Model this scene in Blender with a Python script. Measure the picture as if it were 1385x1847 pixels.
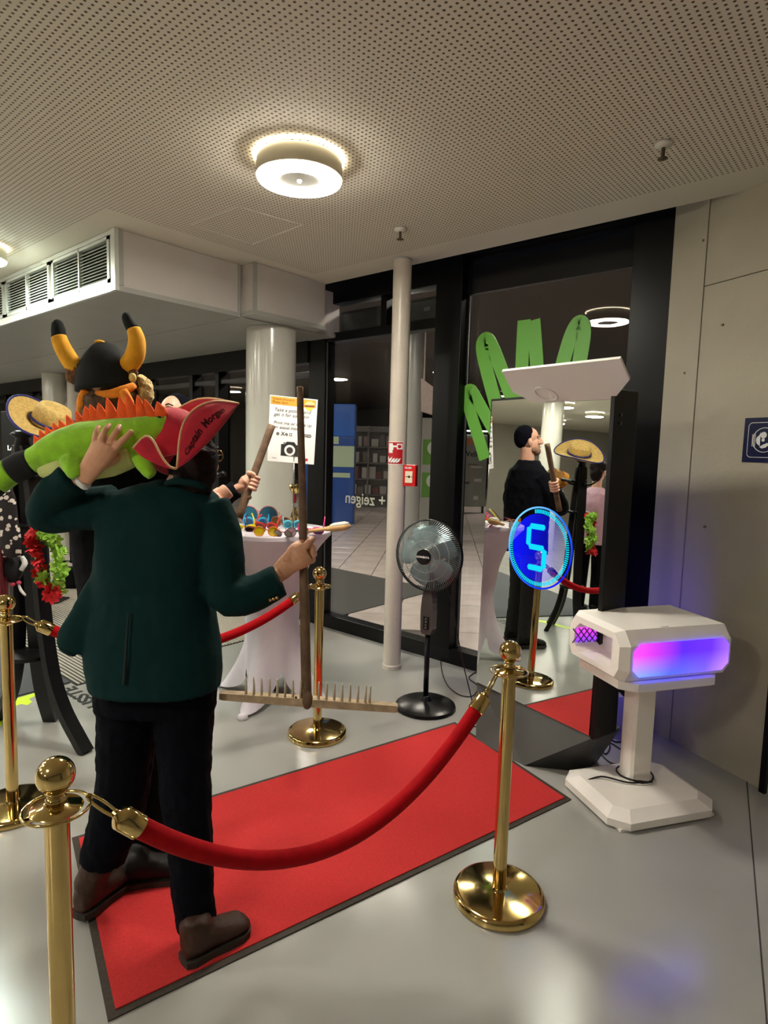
import bpy, bmesh, math, random
from mathutils import Vector, Matrix
random.seed(7)
PI = math.pi
SC = bpy.context.scene
COL = SC.collection
for o in list(bpy.data.objects): bpy.data.objects.remove(o)

# ------------------------------------------------------------------ camera
FPX, CX, CY, CAMH = 1106.42, 692.5, 923.5, 1.65
YAW, PITCH, ROLL = -0.706642, 0.101661, 0.025599
_f = Vector((math.sin(YAW)*math.cos(PITCH), math.cos(YAW)*math.cos(PITCH), -math.sin(PITCH)))
_r = Vector((math.cos(YAW), -math.sin(YAW), 0)); _u = _r.cross(_f)
RIGHT = math.cos(ROLL)*_r + math.sin(ROLL)*_u
UP = -math.sin(ROLL)*_r + math.cos(ROLL)*_u
FWD = _f
CAM = Vector((0, 0, CAMH))
cd = bpy.data.cameras.new('camera'); cam = bpy.data.objects.new('camera', cd); COL.objects.link(cam)
m = Matrix.Identity(4)
for i in range(3):
    m[i][0] = RIGHT[i]; m[i][1] = UP[i]; m[i][2] = -FWD[i]; m[i][3] = CAM[i]
cam.matrix_world = m
cd.sensor_fit = 'HORIZONTAL'; cd.sensor_width = 36; cd.lens = 36*FPX/1385
cd.clip_start = 0.05; cd.clip_end = 100
SC.camera = cam
# ------------------------------------------------------------------ world, exposure
w = bpy.data.worlds.new('world'); SC.world = w; w.use_nodes = True
w.node_tree.nodes['Background'].inputs[0].default_value = (0.05, 0.06, 0.08, 1)
w.node_tree.nodes['Background'].inputs[1].default_value = 0.2
SC.view_settings.view_transform = 'Standard'; SC.view_settings.look = 'None'
SC.view_settings.gamma = 1; SC.view_settings.use_curve_mapping = False
SC.view_settings.exposure = 1.42
LAMP_POWER = 60.0          # emission strength of the ring diffusers
# ------------------------------------------------------------------ point helpers (survey of the place)
def at(px, py, d):
    return CAM + ((px-CX)/FPX*RIGHT - (py-CY)/FPX*UP + FWD)*d
def ray(px, py):
    return (px-CX)/FPX*RIGHT - (py-CY)/FPX*UP + FWD
def onz(px, py, z=0.0):
    d = ray(px, py); return CAM + d*((z-CAMH)/d.z)
def ony(px, py, y):
    d = ray(px, py); return CAM + d*(y/d.y)
def onpl(px, py, p, n):
    d = ray(px, py); return CAM + d*((p-CAM).dot(n)/d.dot(n))
V = Vector
XR = V((math.cos(YAW), -math.sin(YAW), 0))       # level right / level forward of the viewer
YF = V((math.sin(YAW), math.cos(YAW), 0))
Z = V((0, 0, 1))
FY = 3.96                                         # facade plane
MN = V((-.267, -.964, 0)).normalized()            # mirror normal
MD = V((-MN.y, MN.x, 0))                          # mirror right
MP = V((-1.868, 3.016, 0)) - .11*MN
W0 = V((-.945, 3.731, 0)); WD = V((.503, -.248, 0)).normalized(); WN = V((WD.y, -WD.x, 0))

# ------------------------------------------------------------------ materials
MATS = {}
def srgb(r, g, b):
    f = lambda c: ((c/255+.055)/1.055)**2.4 if c > 10.3 else c/255/12.92
    return (f(r), f(g), f(b), 1)
def mat(name, col, rough=.5, metal=0, noise=0, nscale=20, bump=0, bscale=60, emit=None, estr=0, spec=.5, alpha=1, coat=0, sheen=0):
    if name in MATS: return MATS[name]
    M = bpy.data.materials.new(name); M.use_nodes = True
    nt = M.node_tree; b = nt.nodes['Principled BSDF']
    c = srgb(*col)
    b.inputs['Base Color'].default_value = c
    b.inputs['Roughness'].default_value = rough; b.inputs['Metallic'].default_value = metal
    b.inputs['Specular IOR Level'].default_value = spec
    b.inputs['Coat Weight'].default_value = coat
    b.inputs['Sheen Weight'].default_value = sheen
    b.inputs['Alpha'].default_value = alpha
    if emit:
        b.inputs['Emission Color'].default_value = srgb(*emit); b.inputs['Emission Strength'].default_value = estr
    tc = nt.nodes.new('ShaderNodeTexCoord')
    if noise:
        n = nt.nodes.new('ShaderNodeTexNoise'); n.inputs['Scale'].default_value = nscale; n.inputs['Detail'].default_value = 5
        nt.links.new(tc.outputs['Object'], n.inputs['Vector'])
        r = nt.nodes.new('ShaderNodeValToRGB')
        r.color_ramp.elements[0].position = .3; r.color_ramp.elements[1].position = .7
        r.color_ramp.elements[0].color = [max(0, x*(1-noise)) for x in c[:3]]+[1]
        r.color_ramp.elements[1].color = [min(1, x*(1+noise)) for x in c[:3]]+[1]
        nt.links.new(n.outputs['Fac'], r.inputs['Fac']); nt.links.new(r.outputs['Color'], b.inputs['Base Color'])
    if bump:
        n2 = nt.nodes.new('ShaderNodeTexNoise'); n2.inputs['Scale'].default_value = bscale; n2.inputs['Detail'].default_value = 4
        nt.links.new(tc.outputs['Object'], n2.inputs['Vector'])
        bp = nt.nodes.new('ShaderNodeBump'); bp.inputs['Strength'].default_value = bump; bp.inputs['Distance'].default_value = .01
        nt.links.new(n2.outputs['Fac'], bp.inputs['Height']); nt.links.new(bp.outputs['Normal'], b.inputs['Normal'])
    MATS[name] = M
    return M
def glass_mat(name, tint, refl=.5, rough=0.0, ior=1.5):
    if name in MATS: return MATS[name]
    M = bpy.data.materials.new(name); M.use_nodes = True; nt = M.node_tree
    nt.nodes.clear()
    o = nt.nodes.new('ShaderNodeOutputMaterial'); mx = nt.nodes.new('ShaderNodeMixShader')
    t = nt.nodes.new('ShaderNodeBsdfTransparent'); t.inputs[0].default_value = (*tint, 1)
    g = nt.nodes.new('ShaderNodeBsdfGlossy'); g.inputs['Roughness'].default_value = rough
    fr = nt.nodes.new('ShaderNodeFresnel'); fr.inputs[0].default_value = ior
    ge = nt.nodes.new('ShaderNodeNewGeometry'); sb = nt.nodes.new('ShaderNodeMath'); sb.operation = 'SUBTRACT'; sb.inputs[0].default_value = 1; nt.links.new(ge.outputs['Backfacing'], sb.inputs[1])
    ml = nt.nodes.new('ShaderNodeMath'); ml.operation = 'MULTIPLY'; nt.links.new(fr.outputs[0], ml.inputs[0]); nt.links.new(sb.outputs[0], ml.inputs[1])
    nt.links.new(ml.outputs[0], mx.inputs[0]); nt.links.new(t.outputs[0], mx.inputs[1]); nt.links.new(g.outputs[0], mx.inputs[2])
    nt.links.new(mx.outputs[0], o.inputs[0]); MATS[name] = M
    return M
def emis(name, col, s):
    if name in MATS: return MATS[name]
    M = bpy.data.materials.new(name); M.use_nodes = True; nt = M.node_tree; nt.nodes.clear()
    o = nt.nodes.new('ShaderNodeOutputMaterial'); e = nt.nodes.new('ShaderNodeEmission')
    e.inputs[0].default_value = srgb(*col); e.inputs[1].default_value = s
    nt.links.new(e.outputs[0], o.inputs[0]); MATS[name] = M
    return M

# ------------------------------------------------------------------ mesh helpers
def BM(): return bmesh.new()
def obj(name, bm, material, parent=None, smooth=False, loc=None, kind=None, label=None, angle=None, norm=True):
    if norm: bmesh.ops.recalc_face_normals(bm, faces=bm.faces)
    me = bpy.data.meshes.new(name); bm.to_mesh(me); bm.free()
    o = bpy.data.objects.new(name, me); COL.objects.link(o)
    if material: me.materials.append(material)
    if smooth:
        for p in me.polygons: p.use_smooth = True
        if angle: me.set_sharp_from_angle(angle=math.radians(angle))
    if loc: o.location = loc
    if parent:
        o.parent = parent
        o.matrix_parent_inverse = parent.matrix_basis.inverted() if loc is None else Matrix.Identity(4)
    if kind: o['kind'] = kind
    if label: o['label'] = label
    return o
def thing(name, label, cat, loc=(0, 0, 0), group=None, rz=0):
    o = bpy.data.objects.new(name, None); COL.objects.link(o); o.empty_display_size = .1
    o.location = loc; o.rotation_euler = (0, 0, rz)
    o['label'] = label; o['category'] = cat
    if group: o['group'] = group
    return o
def tag(o, label, cat, group=None):
    o['label'] = label; o['category'] = cat
    if group: o['group'] = group
    return o
def struct(o): o['kind'] = 'structure'; return o
def frame(o, x, y, z):
    return Matrix(((x.x, y.x, z.x, o.x), (x.y, y.y, z.y, o.y), (x.z, y.z, z.z, o.z), (0, 0, 0, 1)))
def box(bm, c, s, mtx=None, bevel=0, seg=2):
    r = bmesh.ops.create_cube(bm, size=1); vs = r['verts']
    for v in vs: v.co = V((v.co.x*s[0]+c[0], v.co.y*s[1]+c[1], v.co.z*s[2]+c[2]))
    if bevel:
        es = list({e for v in vs for e in v.link_edges})
        rb = bmesh.ops.bevel(bm, geom=es, offset=bevel, segments=seg, affect='EDGES', profile=.6)
        vs = list({v for f in rb['faces'] for v in f.verts} | {v for v in vs if v.is_valid})
    if mtx:
        for v in vs: v.co = mtx @ v.co
    return vs
def boxr(bm, x0, x1, y0, y1, z0, z1, bevel=0):
    return box(bm, ((x0+x1)/2, (y0+y1)/2, (z0+z1)/2), (x1-x0, y1-y0, z1-z0), bevel=bevel)
def rings(bm, rs, cap=True, closed=False):
    L = [[bm.verts.new(p) for p in r] for r in rs]
    n = len(L[0])
    for i in range(len(L)-1 + (1 if closed else 0)):
        a, b = L[i], L[(i+1) % len(L)]
        for j in range(n):
            try: bm.faces.new((a[j], a[(j+1) % n], b[(j+1) % n], b[j]))
            except ValueError: pass
    if cap and not closed:
        bm.faces.new(list(reversed(L[0]))); bm.faces.new(L[-1])
    return L
def ell(c, ax, ay, n=16):
    return [c + ax*math.cos(2*PI*i/n) + ay*math.sin(2*PI*i/n) for i in range(n)]
def lathe(bm, prof, c=V((0, 0, 0)), n=32, mtx=None):
    rs = []
    for r, z in prof:
        ring = [V((max(r, 1e-4)*math.cos(2*PI*i/n), max(r, 1e-4)*math.sin(2*PI*i/n), z)) for i in range(n)]
        rs.append([(mtx @ p if mtx else p + c) for p in ring])
    rings(bm, rs)
def tube(bm, pts, rad, n=8, closed=False, sub=0, flat=1.0, flatdir=None):
    pts = [V(p) for p in pts]
    if not isinstance(rad, (list, tuple)): rad = [rad]*len(pts)
    rad = list(rad)
    if sub:
        P, R = [], []
        m_ = len(pts)
        rng = range(m_ if closed else m_-1)
        for i in rng:
            g = (lambda k: pts[k % m_]) if closed else (lambda k: pts[min(max(k, 0), m_-1)])
            h = (lambda k: rad[k % m_]) if closed else (lambda k: rad[min(max(k, 0), m_-1)])
            a, b, c, d = g(i-1), g(i), g(i+1), g(i+2)
            for s in range(sub):
                t = s/sub
                P.append(.5*((2*b)+(c-a)*t+(2*a-5*b+4*c-d)*t*t+(3*b-a-3*c+d)*t**3)); R.append(h(i)*(1-t)+h(i+1)*t)
        if not closed: P.append(pts[-1]); R.append(rad[-1])
        pts, rad = P, R
    m_ = len(pts); rs = []; prev = None
    for i in range(m_):
        if closed: t = pts[(i+1) % m_]-pts[i-1]
        else: t = pts[min(i+1, m_-1)]-pts[max(i-1, 0)]
        if t.length < 1e-9: t = V((0, 0, 1))
        t.normalize()
        if flatdir is not None: a = (flatdir - t*flatdir.dot(t)).normalized()
        elif prev is None: a = t.orthogonal().normalized()
        else:
            a = prev - t*prev.dot(t); a = a.normalized() if a.length > 1e-6 else t.orthogonal().normalized()
        prev = a; b = t.cross(a)
        rs.append(ell(pts[i], a*rad[i]*flat, b*rad[i], n))
    rings(bm, rs, closed=closed)
def ball(bm, c, r, mtx=None, u=16, v=10, rot=None):
    s = r if isinstance(r, (tuple, list)) else (r, r, r)
    M_ = Matrix.Translation(c) @ (rot.to_4x4() if rot else Matrix.Identity(4)) @ Matrix.Diagonal((*s, 1))
    bmesh.ops.create_uvsphere(bm, u_segments=u, v_segments=v, radius=1, matrix=M_)
def prism(bm, pts, off):
    a = [bm.verts.new(p) for p in pts]; b = [bm.verts.new(V(p)+off) for p in pts]
    bm.faces.new(a); bm.faces.new(list(reversed(b)))
    n = len(a)
    for i in range(n): bm.faces.new((a[i], b[i], b[(i+1) % n], a[(i+1) % n]))
def cyl(bm, a, b, r, n=16):
    tube(bm, [a, b], r, n)
def bake(o):
    dg = bpy.context.evaluated_depsgraph_get(); dg.update()
    me = bpy.data.meshes.new_from_object(o.evaluated_get(dg)); old = o.data
    o.modifiers.clear(); o.data = me; me.name = o.name; bpy.data.meshes.remove(old)
    for p in me.polygons: p.use_smooth = True
    return o
TEX = {}
def clouds(s, d=2):
    if (s, d) not in TEX:
        t = bpy.data.textures.new('clouds', 'CLOUDS'); t.noise_scale = s; t.noise_depth = d; TEX[(s, d)] = t
    return TEX[(s, d)]
def blob(name, bm, material, parent, voxel=.006, smooth=4, wrinkle=0, wscale=.08, label=None):
    o = obj(name, bm, material, parent, label=label)
    r = o.modifiers.new('r', 'REMESH'); r.mode = 'VOXEL'; r.voxel_size = voxel
    s = o.modifiers.new('s', 'SMOOTH'); s.factor = .5; s.iterations = smooth
    if wrinkle:
        d = o.modifiers.new('d', 'DISPLACE'); d.texture = clouds(wscale); d.strength = wrinkle; d.mid_level = .5
    return bake(o)
def textmesh(body, size, extrude=.0005, shear=0, bold=0, align='LEFT', spacing=1):
    c = bpy.data.curves.new('t', 'FONT'); c.body = body; c.size = size; c.extrude = extrude; c.shear = shear
    c.offset = bold; c.align_x = align; c.resolution_u = 3; c.space_character = spacing
    o = bpy.data.objects.new('t', c); COL.objects.link(o)
    dg = bpy.context.evaluated_depsgraph_get(); dg.update()
    me = bpy.data.meshes.new_from_object(o.evaluated_get(dg))
    bpy.data.objects.remove(o); bpy.data.curves.remove(c)
    return me
def text(name, body, size, mtx, material, parent=None, fn=None, **k):
    me = textmesh(body, size, **k)
    for v in me.vertices: v.co = fn(v.co) if fn else mtx @ v.co
    me.materials.clear(); me.materials.append(material); me.name = name
    o = bpy.data.objects.new(name, me); COL.objects.link(o)
    if parent:
        o.parent = parent; o.matrix_parent_inverse = parent.matrix_basis.inverted()
    return o
def copy_tree(root, M4, label=None, group=None):
    r = root.copy(); COL.objects.link(r); r.matrix_basis = M4
    if label: r['label'] = label
    if group: r['group'] = group
    for ch in list(root.children):
        c = ch.copy(); COL.objects.link(c); c.parent = r
        for g in ch.children:
            d = g.copy(); COL.objects.link(d); d.parent = c
    return r

# ------------------------------------------------------------------ material set
m_black = mat('black_metal', (13, 13, 14), .4, .0, noise=.15, spec=.3)
m_blackframe = mat('black_frame', (7, 7, 8), .35, spec=.22)
m_white = mat('white_paint', (216, 212, 204), .45, noise=.03, nscale=6, bump=.05, bscale=200)
m_column = mat('column_paint', (205, 203, 192), .18, noise=.03, nscale=4)
m_pole = mat('pole_paint', (206, 196, 182), .35, noise=.04, nscale=8)
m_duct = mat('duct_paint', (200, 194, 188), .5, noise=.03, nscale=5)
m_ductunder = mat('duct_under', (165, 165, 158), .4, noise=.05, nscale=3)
m_grille = mat('grille_metal', (205, 208, 200), .35, .2)
m_wall = mat('wall_plaster', (176, 169, 150), .7, noise=.06, nscale=2.5, bump=.15, bscale=40)
m_gold = mat('polished_brass', (206, 178, 116), .1, 1, noise=.08, nscale=9)
m_velvet = mat('red_velvet', (176, 0, 14), .85, bump=.2, bscale=400, noise=.12, nscale=30, spec=.2)
m_carpet = mat('red_carpet', (206, 44, 44), .95, noise=.16, nscale=260, bump=.5, bscale=700)
m_rubber = mat('dark_rubber', (58, 50, 42), .8, noise=.2, nscale=80, bump=.2, bscale=300)
m_skin = mat('skin', (208, 152, 118), .5, noise=.06, nscale=40, bump=.08, bscale=150)
m_skinpale = mat('skin_pale', (226, 172, 146), .5, noise=.06, nscale=40)
m_blazer = mat('green_blazer', (9, 41, 41), .85, spec=.12, noise=.1, nscale=300, bump=.15, bscale=500)
m_trouser = mat('navy_trousers', (5, 7, 15), .9, spec=.1, noise=.15, nscale=60, bump=.2, bscale=200)
m_boot = mat('brown_leather', (58, 38, 28), .5, spec=.3, noise=.25, nscale=25, bump=.2, bscale=90)
m_sole = mat('boot_sole', (46, 38, 30), .75, noise=.15)
m_hairdark = mat('dark_hair', (26, 13, 12), .6, spec=.15, noise=.3, nscale=60, bump=.4, bscale=120)
m_hatred = mat('red_felt', (190, 20, 46), .85, noise=.12, nscale=30, bump=.15, bscale=300, sheen=.2)
m_trim = mat('gold_braid', (214, 170, 120), .5, noise=.1, nscale=200)
m_hattext = mat('dark_maroon_print', (88, 6, 24), .8)
m_wood = mat('old_wood', (110, 84, 62), .7, noise=.3, nscale=25, bump=.25, bscale=80)
m_woodlight = mat('pale_wood', (176, 152, 122), .7, noise=.25, nscale=30, bump=.25, bscale=80)
m_teeth = mat('bleached_teeth', (205, 190, 165), .6, noise=.2, nscale=60)
m_plushgreen = mat('green_plush', (146, 204, 36), .95, noise=.2, nscale=25, bump=.3, bscale=350, sheen=.3)
m_plushbelly = mat('pale_green_plush', (200, 206, 130), .95, noise=.1, bump=.3, bscale=350)
m_orange = mat('orange_felt', (244, 90, 24), .9, noise=.15, nscale=30, bump=.2, bscale=300)
m_blackplush = mat('black_plush', (18, 18, 20), .9, noise=.2, bump=.3, bscale=350)
m_horn = mat('mustard_plush', (228, 160, 30), .9, noise=.15, nscale=20, bump=.2, bscale=300)
m_vikhat = mat('charcoal_felt', (30, 32, 32), .85, spec=.15, noise=.15, nscale=30, bump=.15, bscale=200)
m_fur = mat('brown_fur', (112, 72, 44), .95, noise=.4, nscale=60, bump=.8, bscale=120)
m_blond = mat('blond_fur', (206, 178, 120), .9, noise=.3, nscale=60, bump=.8, bscale=120)
m_darkcloth = mat('black_cloth', (8, 8, 12), .9, spec=.12, noise=.2, nscale=40, bump=.2, bscale=150)
m_tablecover = mat('white_spandex', (222, 214, 222), .65, noise=.02, bump=.05, bscale=300)
m_blackplastic = mat('black_plastic', (15, 14, 15), .28, spec=.35)
m_greyplastic = mat('grey_plastic', (70, 62, 60), .35)
m_blade = glass_mat('fan_blade_smoke', (.40, .52, .55), ior=1.6)
m_kiosk = mat('kiosk_white', (246, 240, 233), .4, noise=.02, nscale=8)
m_text_black = mat('black_print', (20, 20, 20), .6)
m_whiteprint = mat('white_print', (235, 235, 232), .6)
m_lime = mat('lime_vinyl', (206, 240, 50), .5)
m_lamp_body = mat('lamp_housing', (196, 190, 168), .35, .3)
m_ringlight = emis('ring_diffuser', (255, 249, 234), LAMP_POWER)
m_ringlight2 = emis('ring_diffuser_cool', (236, 252, 240), LAMP_POWER)
m_signred = mat('sign_red', (190, 20, 30), .4)
m_bluesign = mat('navy_sign', (16, 22, 66), .35)
m_pane = glass_mat('window_glass', (.93, .95, .94))

# ------------------------------------------------------------------ floor
def floor_mat():
    M = mat('grey_epoxy_floor', (163, 162, 157), .22, spec=.7, noise=.05, nscale=1.3)
    nt = M.node_tree; b = nt.nodes['Principled BSDF']
    tc = nt.nodes.new('ShaderNodeTexCoord'); n = nt.nodes.new('ShaderNodeTexNoise'); n.inputs['Scale'].default_value = 5; n.inputs['Detail'].default_value = 6
    mr = nt.nodes.new('ShaderNodeMapRange'); mr.inputs[3].default_value = .14; mr.inputs[4].default_value = .3
    nt.links.new(tc.outputs['Object'], n.inputs['Vector']); nt.links.new(n.outputs['Fac'], mr.inputs[0]); nt.links.new(mr.outputs[0], b.inputs['Roughness'])
    return M
m_floor = floor_mat()
ja, jb = V((-.499, 3.493, 0)), V((-.183, 2.011, 0))
jd = (jb-ja).normalized(); jn = V((-jd.y, jd.x, 0)); j0 = ja - jd*((ja.y-FY)/jd.y); j1 = ja - jd*((ja.y+10)/jd.y)
g = jn*.003
fl = thing('floor', 'polished light grey epoxy floor', 'floor'); del fl['label']; del fl['category']; struct(fl)
bm = BM(); prism(bm, [V((-16, FY, 0)), j0-g*(1 if jn.x > 0 else -1), j1-g*(1 if jn.x > 0 else -1), V((-16, -10, 0))], V((0, 0, -.06)))
obj('floor_slab', bm, m_floor, fl)
bm = BM(); prism(bm, [j0+g*(1 if jn.x > 0 else -1), V((4, FY, 0)), V((4, -10, 0)), j1+g*(1 if jn.x > 0 else -1)], V((0, 0, -.06)))
obj('floor_slab', bm, m_floor, fl)
bm = BM(); prism(bm, [j0-g*3+V((0, 0, -.004)), j0+g*3+V((0, 0, -.004)), j1+g*3+V((0, 0, -.004)), j1-g*3+V((0, 0, -.004))], V((0, 0, -.02)))
obj('joint_filler', bm, mat('joint_grey', (92, 84, 80), .8), fl)

# ------------------------------------------------------------------ ceiling
CZ = 3.0
def ceil_mat():
    M = mat('perforated_ceiling', (212, 205, 188), .8)
    nt = M.node_tree; b = nt.nodes['Principled BSDF']
    tc = nt.nodes.new('ShaderNodeTexCoord'); sp = nt.nodes.new('ShaderNodeSeparateXYZ'); nt.links.new(tc.outputs['Object'], sp.inputs[0])
    def mth(op, a, b_=None, c=None):
        n = nt.nodes.new('ShaderNodeMath'); n.operation = op
        for i, x in enumerate((a, b_, c)):
            if x is None: continue
            if isinstance(x, (int, float)): n.inputs[i].default_value = x
            else: nt.links.new(x, n.inputs[i])
        return n.outputs[0]
    P = .024
    fx = mth('SUBTRACT', mth('FRACT', mth('DIVIDE', sp.outputs[0], P)), .5)
    fy = mth('SUBTRACT', mth('FRACT', mth('DIVIDE', sp.outputs[1], P)), .5)
    d = mth('SQRT', mth('ADD', mth('MULTIPLY', fx, fx), mth('MULTIPLY', fy, fy)))
    hole = mth('SUBTRACT', 1.0, mth('SMOOTH_MIN', mth('MAXIMUM', mth('MULTIPLY', mth('SUBTRACT', d, .17), 14), 0.0), 1.0, .1))
    inside = mth('MULTIPLY', mth('LESS_THAN', sp.outputs[1], 3.38), mth('SUBTRACT', 1.0, mth('MULTIPLY', mth('LESS_THAN', sp.outputs[0], -3.68), mth('GREATER_THAN', sp.outputs[1], 1.75))))
    hole = mth('MULTIPLY', hole, inside)
    mx = nt.nodes.new('ShaderNodeMix'); mx.data_type = 'RGBA'
    nt.links.new(hole, mx.inputs[0]); mx.inputs[6].default_value = srgb(212, 205, 188); mx.inputs[7].default_value = srgb(84, 68, 54)  # dark dots paint in the shade of the holes' depth
    nt.links.new(mx.outputs[2], b.inputs['Base Color'])
    bp = nt.nodes.new('ShaderNodeBump'); bp.inputs['Strength'].default_value = .6; bp.inputs['Distance'].default_value = .004; bp.invert = True
    nt.links.new(hole, bp.inputs['Height']); nt.links.new(bp.outputs[0], b.inputs['Normal'])
    return M
bm = BM(); tx = (3.731-3.65)/.442
wp = lambda t: W0 + WD*t
prism(bm, [V((-16, -10, CZ)), V((3, -10, CZ)), wp(4.35)+Z*CZ, wp(.183)+Z*CZ, V((-16, 3.65, CZ))], V((0, 0, .1)))
cei = struct(obj('ceiling', bm, ceil_mat()))
bm = BM()
hx = [onz(q[0], q[1], CZ) for q in ((345, 405), (430, 372), (545, 405), (455, 440))]
tube(bm, [p+V((0, 0, -.001)) for p in hx]+[hx[0]+V((0, 0, -.001))], .004, 4)
obj('access_hatch_frame', bm, m_white, cei)

# ------------------------------------------------------------------ right wall
wr = thing('wall_right', '', ''); del wr['label']; del wr['category']; struct(wr)
def wallpanel(t0, t1, z0, z1, off=0):
    bm = BM(); prism(bm, [wp(t0)+Z*z0+WN*off, wp(t1)+Z*z0+WN*off, wp(t1)+Z*z1+WN*off, wp(t0)+Z*z1+WN*off], -WN*(.12+off))
    return obj('panel', bm, m_wall, wr)
wallpanel(-.30, .008, 0, 3.25, .006)
wallpanel(.011, .575, 0, 2.572); wallpanel(.011, .575, 2.577, 3.25)
wallpanel(.72, 4.5, 0, 2.572); wallpanel(.72, 4.5, 2.577, 3.25); wallpanel(.575, .72, 2.2, 2.572)
bm = BM(); prism(bm, [wp(-.3)+WN*-.02, wp(4.5)+WN*-.02, wp(4.5)+WN*-.02+Z*3.25, wp(-.3)+WN*-.02+Z*3.25], -WN*.1)
obj('wall_core', bm, mat('groove_dark', (88, 80, 62), .9), wr)
for q in ((1270, 434), (1304, 586), (1236, 673), (1272, 950)):
    p = onpl(q[0], q[1], W0, WN); bm = BM(); cyl(bm, p+WN*.001, p+WN*.009, .007, 10); obj('tie_hole_plug', bm, mat('tie_plug', (120, 108, 86), .9), wr)
dr = thing('door_1', '', ''); del dr['label']; del dr['category']; struct(dr)
bm = BM(); box(bm, (.59, 0, 1.1), (.03, .06, 2.2), frame(W0, WD, -WN, Z)); obj('door_frame', bm, m_blackframe, dr)
bm = BM(); box(bm, (.66, .012, 1.1), (.11, .04, 2.2), frame(W0, WD, -WN, Z)); obj('door_leaf', bm, m_wall, dr)

# ------------------------------------------------------------------ outer shell behind the viewer and far left
m_far = mat('far_wall', (150, 144, 132), .8, noise=.05, nscale=1)
for n, (x0, x1, y0, y1) in {'wall_back': (-16, 4, -10.15, -10), 'wall_left': (-16.15, -16, -10, 4)}.items():
    bm = BM(); boxr(bm, x0, x1, y0, y1, 0, 3.0); struct(obj(n, bm, m_far))
bm = BM(); boxr(bm, 3.98, 4.1, -10, 1.0, 0, 3.0); struct(obj('wall_east', bm, m_far))

# ------------------------------------------------------------------ bulkhead with ventilation grilles
BZ = 2.615
bk = thing('trim_1', '', ''); del bk['label']; del bk['category']; struct(bk)
bm = BM(); boxr(bm, -16, -3.95, 1.96, 2.89, BZ+.03, CZ-.002); obj('duct_casing', bm, m_duct, bk)
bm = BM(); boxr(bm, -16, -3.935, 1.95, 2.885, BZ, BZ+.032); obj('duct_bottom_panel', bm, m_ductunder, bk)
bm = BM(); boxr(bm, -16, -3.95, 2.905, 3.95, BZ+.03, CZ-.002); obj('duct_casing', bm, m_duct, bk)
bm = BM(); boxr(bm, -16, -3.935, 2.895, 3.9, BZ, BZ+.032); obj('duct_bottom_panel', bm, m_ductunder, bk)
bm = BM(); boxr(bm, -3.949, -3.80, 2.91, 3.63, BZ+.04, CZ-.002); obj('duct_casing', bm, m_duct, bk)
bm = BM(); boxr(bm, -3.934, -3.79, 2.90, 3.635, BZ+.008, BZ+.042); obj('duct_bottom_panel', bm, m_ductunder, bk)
for y0, y1, x in ((1.945, 1.985, -3.945), (2.87, 2.89, -3.945), (2.90, 2.93, -3.795)):
    bm = BM(); boxr(bm, x-.012, x+.004, y0, y1, BZ+.04, CZ-.003); obj('corner_strip', bm, m_ductunder, bk)
bm = BM()
boxr(bm, -9, -3.932, 1.925, 1.949, BZ+.001, BZ+.055); boxr(bm, -9, -3.932, 1.93, 1.949, CZ-.03, CZ-.003)
boxr(bm, -3.985, -3.930, 1.921, 1.9485, BZ+.003, CZ-.004)
obj('grille_surround', bm, m_grille, bk)
for k in range(4):
    x1 = -4.02 - k*.95; x0 = x1-.90
    gr = thing('ventilation_grille', ['white louvred ventilation grille at the corner end of the ceiling duct', 'second louvred ventilation grille from the duct corner, cut by the left frame edge', 'third louvred ventilation grille along the ceiling duct', 'fourth louvred ventilation grille along the ceiling duct'][k], 'vent', (x0, 1.93, BZ), group='ventilation grilles along the ceiling duct')
    bm = BM()
    for a in ((x0, x0+.03), (x1-.03, x1), ((x0+x1)/2-.008, (x0+x1)/2+.008)): boxr(bm, a[0], a[1], 1.928, 1.958, BZ+.06, CZ-.035)
    boxr(bm, x0, x1, 1.928, 1.958, BZ+.06, BZ+.085); boxr(bm, x0, x1, 1.928, 1.958, CZ-.055, CZ-.035)
    obj('grille_frame', bm, m_grille, gr)
    bm = BM(); boxr(bm, x0+.01, x1-.01, 1.9585, 1.966, BZ+.07, CZ-.04); obj('grille_void', bm, mat('void_dark', (30, 30, 28), .9), gr)
    me = None
    for h in range(2):
        for s in range(11):
            if me is None:
                bm = BM(); box(bm, (0, 0, 0), (.40, .024, .003), Matrix.Rotation(math.radians(40), 4, 'X')); so = obj('slat', bm, m_grille, gr); me = so.data
            else:
                so = bpy.data.objects.new('slat', me); COL.objects.link(so); so.parent = gr; so.matrix_parent_inverse = gr.matrix_basis.inverted()
            so.matrix_basis = Matrix.Translation((x0+.235+h*.43, 1.943, BZ+.1+s*.0205))

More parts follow.
